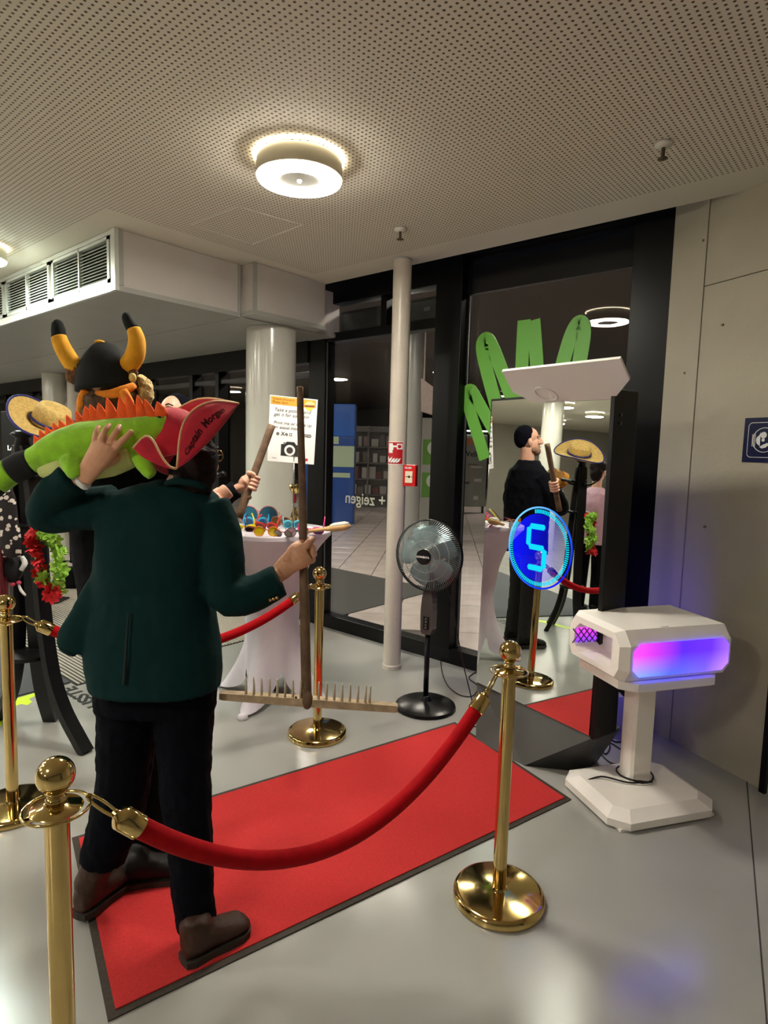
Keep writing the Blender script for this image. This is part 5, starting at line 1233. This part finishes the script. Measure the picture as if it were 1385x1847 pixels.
# right hand hanging relaxed in front
limb(bm, [(164, 1060, DV+.1, 14), (170, 1085, DV+.1, 17), (172, 1098, DV+.1, 15)], flat=.6)
for k in range(4): limb(bm, [(163+k*6, 1095, DV+.1, 5), (164+k*6, 1112, DV+.11, 4.6), (167+k*5, 1124, DV+.13, 4)], n=8)
limb(bm, [(180, 1080, DV+.1, 6), (188, 1092, DV+.11, 5), (189, 1104, DV+.12, 4)], n=8)
limb(bm, [(390, 900, DV+.25, 13), (404, 890, DV+.27, 15), (412, 884, DV+.28, 14)], flat=.6)
blob('body', bm, m_skinpale, pv, voxel=.004, smooth=3)
face_parts(pv, Pv, Rv)
bm = BM()
torso(bm, [(772, 210, 36, DV, .06), (795, 212, 78, DV, .1), (840, 212, 96, DV, .13), (960, 216, 86, DV, .12), (1080, 228, 80, DV, .12), (1180, 244, 68, DV, .12), (1215, 248, 66, DV, .12)])
limb(bm, [(146, 832, DV, 34), (152, 950, DV, 27), (163, 1055, DV+.09, 24)]); limb(bm, [(285, 838, DV, 34), (338, 930, DV+.1, 28), (378, 906, DV+.23, 22)])
blob('black_jacket', bm, m_darkcloth, pv, voxel=.008, smooth=4, wrinkle=.014, wscale=.07)
bm = BM(); torso(bm, [(1160, 244, 64, DV, .11), (1240, 250, 62, DV, .11), (1280, 250, 58, DV, .1)])
limb(bm, [(228, 1240, DV, 38), (234, 1400, DV, 34), (244, 1550, DV-.04, 31)]); limb(bm, [(268, 1240, DV, 40), (262, 1400, DV, 36), (268, 1572, DV-.04, 30)])
blob('dark_trousers', bm, m_darkcloth, pv, voxel=.008, smooth=4, wrinkle=.014, wscale=.06)
m_darkboot = mat('dark_boot', (20, 17, 16), .55, noise=.2, spec=.25)
h_ = onz(222, 1600); boot(h_, h_+(onz(312, 1585)-h_).normalized()*.26, at(262, 1560, DV-.08), pv, m_darkboot)
h_ = onz(205, 1560); boot(h_, h_+(onz(300, 1545)-h_).normalized()*.26, at(240, 1540, DV), pv, m_darkboot)
bm = BM(); ball(bm, at(203, 712, DV), (.096, .104, .104)); limb(bm, [(180, 715, DV-.06, 36), (178, 745, DV-.05, 32), (172, 775, DV-.03, 26)], flat=.7)
blob('hair', bm, mat('brown_hair', (84, 58, 38), .7, noise=.3, nscale=60, bump=.5, bscale=120), pv, voxel=.006, smooth=3, wrinkle=.016, wscale=.025)
# horned hat
vh = thing('horned_hat', 'black felt viking hat with two mustard yellow horns tipped black', 'hat', at(195, 690, DV))
bm = BM(); rs = []
for t in range(11):
    z_ = t/10; rr_ = math.cos(z_*PI/2)**.58
    c_ = at(197-12*z_, 704-90*z_, DV); rs.append(ell(c_, XR*(.118*rr_+.003)+Z*.012*rr_, YF*(.125*rr_+.003), 28))
rings(bm, rs); o = obj('dome', bm, m_vikhat, vh, smooth=True)
bm = BM(); limb(bm, [(172, 708, DV-.10, 3), (196, 711, DV-.115, 8), (222, 705, DV-.11, 10), (243, 694, DV-.08, 6)], n=10, flat=.5); obj('orange_fold', bm, mat('amber_felt', (226, 130, 24), .9, noise=.15, nscale=30), vh, smooth=True)
bm = BM(); ball(bm, at(180, 617, DV-.02), (.02, .02, .008)); obj('crown_button', bm, m_horn, vh, smooth=True)
for nm, base_, tip_ in (('left', [(138, 668, DV-.02, 15), (125, 648, DV-.03, 15.5), (112, 625, DV-.03, 14.5), (106, 608, DV-.03, 13)], [(106, 608, DV-.03, 12.6), (105, 594, DV-.03, 12), (103, 583, DV-.03, 9.5), (101, 578, DV-.03, 4)]),
                     ('right', [(228, 664, DV-.03, 17), (243, 642, DV-.04, 17), (247, 615, DV-.04, 15), (241, 594, DV-.04, 12)], [(240, 594, DV-.04, 11.5), (233, 582, DV-.04, 10.5), (228, 571, DV-.04, 8.5), (226, 565, DV-.04, 4)])):
    bm = BM(); limb(bm, base_, n=16, sub=5); hn = obj('horn', bm, m_horn, vh, smooth=True)
    bm = BM(); limb(bm, tip_, n=16, sub=5); obj('horn_tip', bm, m_vikhat, hn, smooth=True)
    x, y = base_[0][:2]; bm = BM()
    for k in range(5): ball(bm, at(x+(-4 if nm == 'left' else 4)+6*math.cos(k*1.3), y+6+14*math.sin(k*1.3)*.7, DV-.03), (.026, .024, .026))
    blob('horn_fur', bm, m_fur, vh, voxel=.006, smooth=2, wrinkle=.014, wscale=.02)
bm = BM(); ball(bm, at(239, 681, DV-.06), (.016, .014, .018)); obj('yellow_toggle', bm, mat('toggle_yellow', (226, 196, 110), .6), vh, smooth=True)
bm = BM()
limb(bm, [(246, 684, DV+.02, 13), (258, 696, DV+.02, 16), (262, 716, DV+.02, 14), (256, 738, DV+.02, 9)])
blob('blond_braid', bm, m_blond, vh, voxel=.006, smooth=2, wrinkle=.016, wscale=.02)
bm = BM(); limb(bm, [(156, 703, DV-.08, 8), (148, 722, DV-.08, 9), (146, 745, DV-.06, 7)]); limb(bm, [(222, 705, DV-.11, 8), (232, 725, DV-.11, 9), (236, 745, DV-.1, 8)])
obj('orange_strap', bm, MATS['amber_felt'], vh, smooth=True)

# ------------------------------------------------------------------ bearded man in the knit cap, facing the hall
MB_ = V((-3.37, 1.93, 0)); mf_ = V((.02, -1, 0)).normalized(); ms_ = V((mf_.y, -mf_.x, 0))   # ms_ = his right hand side
mP = lambda x, y, z: MB_+ms_*x+mf_*y+Z*z
pm = thing('person', 'man in a dark knit cap and dark jumper, laughing, best seen in the mirror', 'person', MB_)
bm = BM(); hc = V((-3.36, 1.98, 1.82))
Pm, Rm = add_head(bm, hc, V((.36, -.93, .2)))
tube(bm, [hc-Z*.06-mf_*.01, mP(0, -.05, 1.54)], [.06, .07], 14)
rs = []
for z_, w_, t_, y_ in ((.9, .16, .11, -.0), (1.05, .15, .105, -.01), (1.25, .17, .115, -.03), (1.42, .18, .11, -.05), (1.5, .09, .07, -.06)): rs.append(ell(mP(0, y_, z_), ms_*w_, mf_*t_, 20))
rings(bm, rs)
hL = V((-2.82, 1.995, 1.43))
tube(bm, [mP(-.17, -.04, 1.44), mP(-.30, .10, 1.25), hL-(hL-mP(-.3, .1, 1.25)).normalized()*.06], [.05, .042, .028], 12, sub=3)
hR = mP(.12, .28, 1.32)
tube(bm, [mP(.17, -.04, 1.44), mP(.30, .02, 1.2), hR-(hR-mP(.3, .02, 1.2)).normalized()*.06], [.05, .042, .028], 12, sub=3)
for k in (-1, 1): tube(bm, [mP(k*.09, 0, .9), mP(k*.10, .02, .5), mP(k*.11, 0, .06)], [.075, .055, .036], 14, sub=3)
# fists: left closed on the stick, right on the fiddle neck
st_a, st_b = V((-2.727, 2.211, 1.768)), at(430, 934, 3.36)
sdir = (st_b-st_a).normalized()
def fist(bm, c_, axis, palm):
    axis = axis.normalized(); palm = (palm-axis*palm.dot(axis)).normalized(); sd_ = axis.cross(palm)
    tube(bm, [c_-palm*.05-axis*.03, c_-palm*.03], [.026, .036], 12); ball(bm, c_-palm*.028, (.03, .03, .04), rot=Matrix((sd_, palm, axis)).transposed())
    for k in range(4):
        o_ = axis*(.033-.022*k); q = [c_+o_-palm*.03+sd_*.026, c_+o_+sd_*.034-palm*.004, c_+o_+palm*.03+sd_*.018, c_+o_+palm*.03-sd_*.016, c_+o_-sd_*.028+palm*.002]
        tube(bm, q, [.0105, .0105, .010, .0095, .008], 8, sub=3)
    tube(bm, [c_-palm*.03-axis*-.045-sd_*.015, c_+axis*.045-sd_*.03, c_+axis*.04+palm*.02-sd_*.026], [.013, .012, .009], 8, sub=3)
sp_at = st_a.lerp(st_b, .62)
fist(bm, sp_at, -sdir, (sp_at-mP(-.3, .1, 1.25))); fist(bm, hR, ms_*-.9+Z*.3, (hR-mP(.3, .02, 1.2)))
tube(bm, [mP(-.30, .10, 1.25), sp_at-(sp_at-mP(-.3, .1, 1.25)).normalized()*.04], [.036, .026], 12)
blob('body', bm, m_skinpale, pm, voxel=.004, smooth=3)
face_parts(pm, Pm, Rm, teeth=True)
bm = BM(); ball(bm, Pm(0, .045, -.1), (.045, .045, .04)); ball(bm, Pm(.04, .02, -.085), .03); ball(bm, Pm(-.04, .02, -.085), .03); blob('beard', bm, mat('stubble', (150, 112, 92), .8, noise=.2), pm, voxel=.005, smooth=2)
bm = BM(); ball(bm, Pm(0, -.036, .052), (.087, .09, .09), rot=Rm, u=24, v=16); ball(bm, Pm(0, -.07, .02), (.075, .06, .08), rot=Rm)
blob('knit_cap', bm, mat('navy_knit', (14, 14, 24), .95, spec=.12, bump=.5, bscale=300), pm, voxel=.006, smooth=3, wrinkle=.005, wscale=.02)
bm = BM(); rs = []
for z_, w_, t_, y_ in ((.84, .25, .17, 0), (1.0, .25, .17, -.01), (1.2, .265, .17, -.02), (1.42, .285, .16, -.03), (1.56, .23, .13, -.035), (1.65, .095, .09, -.03)): rs.append(ell(mP(0, y_, z_), ms_*w_, mf_*t_, 24))
rings(bm, rs)
tube(bm, [mP(-.2, -.03, 1.51), mP(-.36, .09, 1.26), sp_at-(sp_at-mP(-.3, .1, 1.25)).normalized()*.09], [.085, .072, .05], 14, sub=3)
tube(bm, [mP(.2, -.03, 1.51), mP(.34, .01, 1.2), hR-(hR-mP(.3, .02, 1.2)).normalized()*.09], [.075, .065, .046], 14, sub=3)
blob('jumper', bm, mat('navy_jumper', (14, 15, 22), .95, spec=.12, bump=.4, bscale=200, noise=.15), pm, voxel=.008, smooth=4, wrinkle=.016, wscale=.07)
bm = BM(); rings(bm, [ell(mP(0, 0, z_), ms_*w_, mf_*.125, 20) for z_, w_ in ((.8, .17), (.95, .17))])
for k in (-1, 1): tube(bm, [mP(k*.09, 0, .88), mP(k*.10, .02, .5), mP(k*.11, 0, .09)], [.1, .08, .07], 14, sub=3)
blob('grey_trousers', bm, mat('charcoal_trousers', (46, 46, 44), .9, spec=.2, noise=.1), pm, voxel=.008, smooth=4, wrinkle=.014, wscale=.06)
for k in (-1, 1): boot(mP(k*.11, -.07, 0), mP(k*.13, .2, 0), mP(k*.11, -.01, .12), pm, m_darkboot)
bm = BM(); tube(bm, [hc-Z*.10-mf_*.05+ms_*.04, hc-Z*.13+mf_*.0+ms_*.075, hc-Z*.16+mf_*.06+ms_*.05], .012, 8, sub=4); obj('shirt_collar', bm, mat('mustard_collar', (210, 180, 120), .8), pm, smooth=True)
stk = thing('wooden_stick', 'thick wooden stick held upright at a slant by the man behind the table', 'stick', st_b)
bm = BM(); tube(bm, [st_a, st_a.lerp(st_b, .3), st_a.lerp(st_b, .62), st_b], [.022, .021, .021, .024], 12, sub=4); obj('shaft', bm, m_wood, stk, smooth=True)
bm = BM(); ball(bm, st_a.lerp(st_b, .78)+XR*.012, (.02, .02, .016)); obj('knot', bm, m_wood, stk, smooth=True)
# toy fiddle in front of his chest
fd = thing('toy_fiddle', 'golden brown toy fiddle held before the chest of the man in the knit cap', 'instrument', mP(0, .2, 1.38))
fa_, fb = mP(-.10, .10, 1.52), mP(-.44, .05, 1.50); fdn = (fb-fa_).normalized(); fup = Z; fsd = fdn.cross(fup).normalized(); fup = fsd.cross(fdn)
m_fid = mat('fiddle_varnish', (170, 116, 44), .25, noise=.2, nscale=15)
bm = BM(); out_ = []
for t, w_ in ((-.05, .02), (-.03, .06), (.03, .088), (.1, .08), (.15, .058), (.2, .06), (.26, .068), (.3, .05), (.32, .02)): out_.append((t, w_))
lp = [(t, w_) for t, w_ in out_]+[(t, -w_) for t, w_ in reversed(out_)]
prism(bm, [fa_+fdn*t+fsd*w_*.35+fup*w_*.95 for t, w_ in lp], fsd.cross(fdn)*0+(fsd*.95-fup*.35)*.045); obj('fiddle_body', bm, m_fid, fd)
bm = BM(); tube(bm, [fa_+fdn*.3, fa_+fdn*.48, fa_+fdn*.52+Z*.01], [.014, .012, .016], 10); obj('fiddle_neck', bm, m_black, fd, smooth=True)

# ------------------------------------------------------------------ visitor in pink, seen in the mirror only
PB_ = V((-4.32, .5, 0)); f2 = V((-.5, -.86, 0)).normalized(); s2 = V((f2.y, -f2.x, 0)); qP = lambda x, y, z: PB_+s2*x+f2*y+Z*z
pk = thing('person', 'visitor in a pink shirt at the right edge of the mirror image', 'person', PB_)
bm = BM(); Pk, Rk = add_head(bm, qP(0, .02, 1.6), f2)
tube(bm, [qP(0, .01, 1.56), qP(0, 0, 1.36)], [.05, .055], 12)
rings(bm, [ell(qP(0, 0, z_), s2*w_, f2*t_, 20) for z_, w_, t_ in ((.85, .15, .1), (1.1, .14, .1), (1.3, .16, .1), (1.39, .08, .06))])
for k in (-1, 1):
    tube(bm, [qP(k*.16, 0, 1.32), qP(k*.2, .0, 1.05), qP(k*.19, .12, .86)], [.045, .038, .026], 12, sub=3)
    tube(bm, [qP(k*.08, 0, .88), qP(k*.09, .01, .46), qP(k*.09, 0, .06)], [.07, .05, .034], 12, sub=3)
    tube(bm, [qP(k*.19, .12, .86), qP(k*.185, .15, .8)], [.025, .03], 10)
    for j in range(4): tube(bm, [qP(k*.185+(j-1.5)*.016, .155, .79), qP(k*.185+(j-1.5)*.016, .17, .75), qP(k*.185+(j-1.5)*.015, .165, .71)], [.009, .009, .007], 8)
    tube(bm, [qP(k*.16, .14, .83), qP(k*.145, .165, .79), qP(k*.147, .175, .76)], [.011, .01, .008], 8)
blob('body', bm, m_skinpale, pk, voxel=.005, smooth=3); face_parts(pk, Pk, Rk)
bm = BM(); rings(bm, [ell(qP(0, 0, z_), s2*w_, f2*t_, 24) for z_, w_, t_ in ((.8, .2, .15), (1.0, .185, .14), (1.25, .195, .135), (1.36, .17, .11), (1.42, .07, .07))])
for k in (-1, 1): tube(bm, [qP(k*.16, 0, 1.33), qP(k*.21, .0, 1.06), qP(k*.195, .1, .9)], [.068, .056, .044], 12, sub=3)
blob('pink_shirt', bm, mat('pink_cotton', (206, 160, 176), .9), pk, voxel=.009, smooth=4, wrinkle=.014, wscale=.07)
bm = BM(); rings(bm, [ell(qP(0, 0, z_), s2*.16, f2*.12, 20) for z_ in (.76, .9)])
for k in (-1, 1): tube(bm, [qP(k*.085, 0, .85), qP(k*.09, .01, .46), qP(k*.09, 0, .08)], [.09, .07, .06], 12, sub=3)
blob('dark_trousers', bm, m_darkcloth, pk, voxel=.009, smooth=3)
for k in (-1, 1): boot(qP(k*.09, -.06, 0), qP(k*.1, .2, 0), qP(k*.09, 0, .11), pk, m_darkboot)
bm = BM(); ball(bm, Pk(0, -.02, .05), (.088, .1, .09)); ball(bm, Pk(0, -.06, -.02), (.08, .06, .1)); blob('hair', bm, m_hairdark, pk, voxel=.007, smooth=3, wrinkle=.012, wscale=.03)

# ------------------------------------------------------------------ costume stand with its garments
RK = V((-3.60, 1.24, 0))
cs = thing('costume_stand', 'black bent wood costume stand with curved legs by the left frame edge', 'coat stand', RK)
for k, (px, py) in enumerate(((156, 1358), (92, 1300), (0, 1298))):
    ft_ = onz(px, py); dv = ft_-RK; dv.z = 0; L_ = dv.length; dv.normalize(); sd_ = V((-dv.y, dv.x, 0))
    prof_ = [(L_, .0), (L_*.86, .07), (L_*.62, .2), (L_*.44, .36), (L_*.34, .55), (L_*.27, .8), (L_*.22, 1.1), (L_*.16, 1.4), (L_*.06, 1.62)]
    bm = BM(); pts = [RK+dv*r_+Z*z_ for r_, z_ in prof_]
    P2 = []
    for i in range(len(pts)-1):
        a_, b_, c_, d_ = pts[max(i-1, 0)], pts[i], pts[i+1], pts[min(i+2, len(pts)-1)]
        for s_ in range(5):
            t = s_/5; P2.append(.5*((2*b_)+(c_-a_)*t+(2*a_-5*b_+4*c_-d_)*t*t+(3*b_-a_-3*c_+d_)*t**3))
    P2.append(pts[-1]); rs = []
    for i, p_ in enumerate(P2):
        t = (P2[min(i+1, len(P2)-1)]-P2[max(i-1, 0)]).normalized(); nn = t.cross(sd_).normalized(); wv = .036
        rs.append([p_+sd_*wv+nn*.02, p_-sd_*wv+nn*.02, p_-sd_*wv-nn*.02, p_+sd_*wv-nn*.02])
    rings(bm, rs)
    for v_ in bm.verts:
        if v_.co.z < .001: v_.co.z = .001
    obj('curved_leg', bm, m_black, cs)
bm = BM(); lathe(bm, [(.10, .46), (.115, .465), (.115, .485), (.10, .49)], RK, 24); obj('lower_shelf', bm, m_black, cs, smooth=True, angle=40)
bm = BM(); lathe(bm, [(.1, 1.18), (.105, 1.185), (.105, 1.2), (.1, 1.205)], RK, 24); obj('brace_ring', bm, m_black, cs, smooth=True, angle=40)
bm = BM(); lathe(bm, [(.03, 1.55), (.045, 1.6), (.03, 1.66), (.06, 1.68), (.03, 1.7)], RK, 20); obj('top_knob', bm, m_black, cs, smooth=True)
for k in range(4):
    a_ = k*PI/2+.3; d_ = V((math.cos(a_), math.sin(a_), 0)); bm = BM(); tube(bm, [RK+Z*1.45, RK+d_*.1+Z*1.46, RK+d_*.15+Z*1.5], .009, 8, sub=3); obj('hook', bm, m_black, cs, smooth=True)
# straw hat lying tilted on top
sh_c = V((-3.515, 1.345, 1.745)); axu = (Z*.9-XR*-.25-YF*.35).normalized(); axu = (Z*.80+XR*.45-YF*.15).normalized()
sh = thing('straw_hat', 'wide brimmed straw hat with blue edging tilted on top of the costume stand', 'hat', sh_c)
xa = axu.orthogonal().normalized(); ya = axu.cross(xa); SF = frame(sh_c, xa, ya, axu)
m_straw = mat('straw', (214, 180, 106), .8, noise=.2, nscale=60, bump=.4, bscale=150)
bm = BM(); rs = []
for r_, z_ in ((.085, 0), (.13, -.006), (.18, .004), (.2, .018), (.203, .02), (.2, .014), (.18, -.001), (.13, -.012), (.088, -.007)): rs.append([SF @ V((r_*math.cos(2*PI*i/40), r_*1.12*math.sin(2*PI*i/40), z_+.03*(r_/.2)**2*math.cos(4*PI*i/40))) for i in range(40)])
rings(bm, rs, cap=False, closed=True); obj('brim', bm, m_straw, sh, smooth=True)
bm = BM(); rs = []
for r_, z_ in ((.09, -.005), (.09, .03), (.086, .07), (.075, .095), (.05, .1), (.02, .092), (.001, .088)): rs.append([SF @ V((r_*math.cos(2*PI*i/32), r_*1.15*math.sin(2*PI*i/32), z_-.012*(1 if r_ < .06 else 0)*abs(math.cos(2*PI*i/32)))) for i in range(32)])
rings(bm, rs); obj('crown', bm, m_straw, sh, smooth=True)
bm = BM(); tube(bm, [SF @ V((.203*math.cos(2*PI*i/40), .203*1.12*math.sin(2*PI*i/40), .019+.031*math.cos(4*PI*i/40))) for i in range(40)], .006, 6, closed=True); obj('blue_edging', bm, mat('blue_braid', (40, 44, 120), .7), sh, smooth=True)
bm = BM(); tube(bm, [SF @ V((.092*math.cos(2*PI*i/32), .092*1.15*math.sin(2*PI*i/32), .012)) for i in range(32)], .007, 6, closed=True); obj('blue_band', bm, MATS['blue_braid'], sh, smooth=True)
# flower garland
lei_c = [(58, 962), (60, 985), (64, 1005), (70, 1025), (78, 1045), (86, 1062), (94, 1078), (101, 1072), (107, 1055), (110, 1035), (108, 1012), (104, 992), (96, 975), (84, 964), (72, 958)]
le = thing('flower_garland', 'red and green paper flower garland hanging from the costume stand', 'garland', at(80, 1020, 3.2))
m_fr = mat('petal_red', (214, 34, 40), .8, noise=.2, nscale=80); m_fg = mat('petal_green', (150, 196, 70), .8, noise=.25, nscale=80)
def flower_mesh(mt, nm):
    bm = BM()
    for k in range(6):
        a_ = k*PI/3; R3 = Matrix.Rotation(a_, 4, 'Z')
        q = [V((.004, -.005, 0)), V((.022, -.012, .006)), V((.034, -.003, .012)), V((.036, .006, .010)), V((.022, .012, .004)), V((.004, .005, 0))]
        vs_ = [bm.verts.new(R3 @ p_) for p_ in q]; bm.faces.new(vs_)
    me = bpy.data.meshes.new(nm); bm.to_mesh(me); bm.free(); me.materials.append(mt); return me
fmr, fmg = flower_mesh(m_fr, 'flower_red'), flower_mesh(m_fg, 'flower_green')
r9 = random.Random(9); n_ = len(lei_c)
bm = BM(); tube(bm, [at(x, y, 3.2+.03*math.sin(i)) for i, (x, y) in enumerate(lei_c)], .006, 6, closed=True); obj('string', bm, m_fg, le)
for k in range(84):
    t = k/84*n_; i = int(t); u_ = t-i; x = lei_c[i][0]*(1-u_)+lei_c[(i+1) % n_][0]*u_; y = lei_c[i][1]*(1-u_)+lei_c[(i+1) % n_][1]*u_
    red = (x < 72+max(0, (y-1000)*.1) and y < 1030) or (y > 1042 and 82 < x < 104)
    o = bpy.data.objects.new('flower', fmr if red else fmg); COL.objects.link(o); o.parent = le; o.matrix_parent_inverse = le.matrix_basis.inverted()
    o.matrix_basis = Matrix.Translation(at(x+r9.uniform(-7, 7), y+r9.uniform(-4, 4), 3.18+r9.uniform(-.03, .04))) @ Matrix.Rotation(r9.uniform(0, 6), 4, 'X') @ Matrix.Rotation(r9.uniform(0, 6), 4, 'Y') @ Matrix.Rotation(r9.uniform(0, 6), 4, 'Z')
# patterned scarf loop
sf = thing('patterned_scarf', 'black scarf with white blossom print hanging at the left frame edge', 'scarf', at(15, 950, 3.05))
def blossom_mat():
    M = mat('blossom_print', (20, 10, 14), .8); nt = M.node_tree; b_ = nt.nodes['Principled BSDF']
    tc = nt.nodes.new('ShaderNodeTexCoord'); v_ = nt.nodes.new('ShaderNodeTexVoronoi'); v_.inputs['Scale'].default_value = 34; v_.feature = 'F1'
    n = nt.nodes.new('ShaderNodeTexNoise'); n.inputs['Scale'].default_value = 60
    nt.links.new(tc.outputs['Object'], v_.inputs['Vector']); nt.links.new(tc.outputs['Object'], n.inputs['Vector'])
    a_ = nt.nodes.new('ShaderNodeMath'); a_.operation = 'MULTIPLY_ADD'; a_.inputs[1].default_value = .5; nt.links.new(n.outputs['Fac'], a_.inputs[0]); nt.links.new(v_.outputs['Distance'], a_.inputs[2])
    r_ = nt.nodes.new('ShaderNodeValToRGB'); r_.color_ramp.interpolation = 'CONSTANT'; r_.color_ramp.elements[0].color = srgb(226, 214, 206); r_.color_ramp.elements[1].position = .62; r_.color_ramp.elements[1].color = srgb(24, 12, 16)
    nt.links.new(a_.outputs[0], r_.inputs[0]); nt.links.new(r_.outputs[0], b_.inputs['Base Color']); return M
bm = BM(); limb(bm, [(0, 880, 2.98, 17), (8, 900, 2.98, 21), (12, 940, 2.97, 22), (18, 975, 2.97, 21), (21, 1004, 2.98, 17)], n=12, flat=.35, sub=5); obj('scarf_fabric', bm, blossom_mat(), sf, smooth=True)
bm = BM(); limb(bm, [(16, 1002, 3.04, 12), (22, 1020, 3.03, 20), (24, 1035, 3.03, 17), (26, 1048, 3.04, 8)], n=14, sub=4); obj('black_pouch', bm, m_blackplush, sf, smooth=True)
bm = BM(); limb(bm, [(40, 1005, 3.02, 4), (45, 1016, 3.01, 5), (38, 1028, 3.01, 4)], n=8); obj('white_ribbon', bm, m_whiteprint, sf, smooth=True)
for x, y in ((23, 1054), (34, 1051)):
    bm = BM(); ball(bm, at(x, y, 3.01), (.012, .012, .01)); obj('pink_bead', bm, mat('bead_pink', (196, 60, 90), .4), sf, smooth=True)
bm = BM(); limb(bm, [(34, 1055, 3.02, 2), (38, 1065, 3.02, 3), (46, 1074, 3.02, 2)], n=6); limb(bm, [(15, 1050, 3.02, 2), (16, 1075, 3.02, 2), (18, 1090, 3.02, 2)], n=6); obj('ribbon_tail', bm, m_whiteprint, sf, smooth=True)
bm = BM(); rs = []
for i, y in enumerate((880, 930, 980, 1030, 1080, 1095)):
    rs.append([at(-30+(x*5+(y-880)*.02), y, 2.98+.02*math.sin(x*1.9)) for x in range(9)]+[at(-30+(x*5+(y-880)*.02), y, 3.01+.02*math.sin(x*1.9)) for x in reversed(range(9))])
rings(bm, rs); tag(obj('red_robe', bm, mat('burgundy_cloth', (96, 8, 22), .85, bump=.2, bscale=150), smooth=True), 'dark red cloth hanging at the very left edge behind the scarf', 'garment')

# ------------------------------------------------------------------ background on the left
ib = thing('info_totem', 'dark information totem with small white lettering behind the straw hat', 'sign', V((0, 0, 0)))
pb = at(36, 870, 5.4); ib.location = (pb.x, pb.y, 0); F = frame(V((pb.x, pb.y, 0)), XR, YF, Z)
bm = BM(); box(bm, (0, .05, .95), (.30, .1, 1.9), F, bevel=.01); obj('totem_body', bm, m_black, ib)
text('totem_lettering', 'Lo wei', .06, F @ frame(V((-.10, -.002, 1.56)), V((1, 0, 0)), Z, V((0, -1, 0))), m_whiteprint, ib, bold=.002); text('totem_lettering', 'H\u00e4', .06, F @ frame(V((-.10, -.002, 1.43)), V((1, 0, 0)), Z, V((0, -1, 0))), m_whiteprint, ib, bold=.002)
bm = BM(); tube(bm, [F @ V((-.06+.03*math.cos(k*PI/10), -.003, 1.34+.04*math.sin(k*PI/10))) for k in range(20)], .005, 6, closed=True); obj('totem_symbol', bm, m_whiteprint, ib)
nb = thing('notice_board', 'white notice board on a thin stand behind the iguana', 'sign', V((0, 0, 0))); pb = at(80, 880, 6.2); nb.location = (pb.x, pb.y, 0); F = frame(V((pb.x, pb.y, 0)), XR, YF, Z)
bm = BM(); box(bm, (0, 0, pb.z), (.24, .02, .42), F); obj('board', bm, mat('board_white', (200, 200, 192), .5), nb)
bm = BM(); box(bm, (0, .02, pb.z/2), (.03, .02, pb.z), F); box(bm, (0, .02, .01), (.3, .25, .02), F); obj('stand', bm, m_black, nb)
for z_ in (.12, .09, .02):
    bm = BM(); box(bm, (-.03, -.011, pb.z+z_), (.14, .002, .012), F); obj('print_line', bm, mat('print_mid', (120, 120, 120), .6), nb)
sd = thing('side_table', 'thin black metal side table frame behind the flower garland', 'table', onz(112, 1012)); F = frame(onz(112, 1012), XR, YF, Z)
for x in (-.2, .2):
    for y in (-.15, .15):
        bm = BM(); box(bm, (x, y, .33), (.02, .02, .66), F); obj('leg', bm, m_black, sd)
bm = BM(); box(bm, (0, 0, .67), (.44, .34, .02), F); obj('top', bm, mat('top_grey', (170, 168, 160), .5), sd)
ch = thing('black_bag', 'black rounded bag on the floor behind the flower garland', 'bag', onz(115, 1064)); F = frame(onz(115, 1064), XR, YF, Z)
bm = BM(); box(bm, (0, .1, .12), (.26, .18, .24), F, bevel=.06, seg=4); obj('bag_body', bm, m_darkcloth, ch, smooth=True)
bm = BM(); tube(bm, [F @ V((-.07, .1, .235)), F @ V((-.05, .1, .3)), F @ V((.05, .1, .3)), F @ V((.07, .1, .235))], .01, 8, sub=3); obj('bag_handle', bm, m_darkcloth, ch, smooth=True)
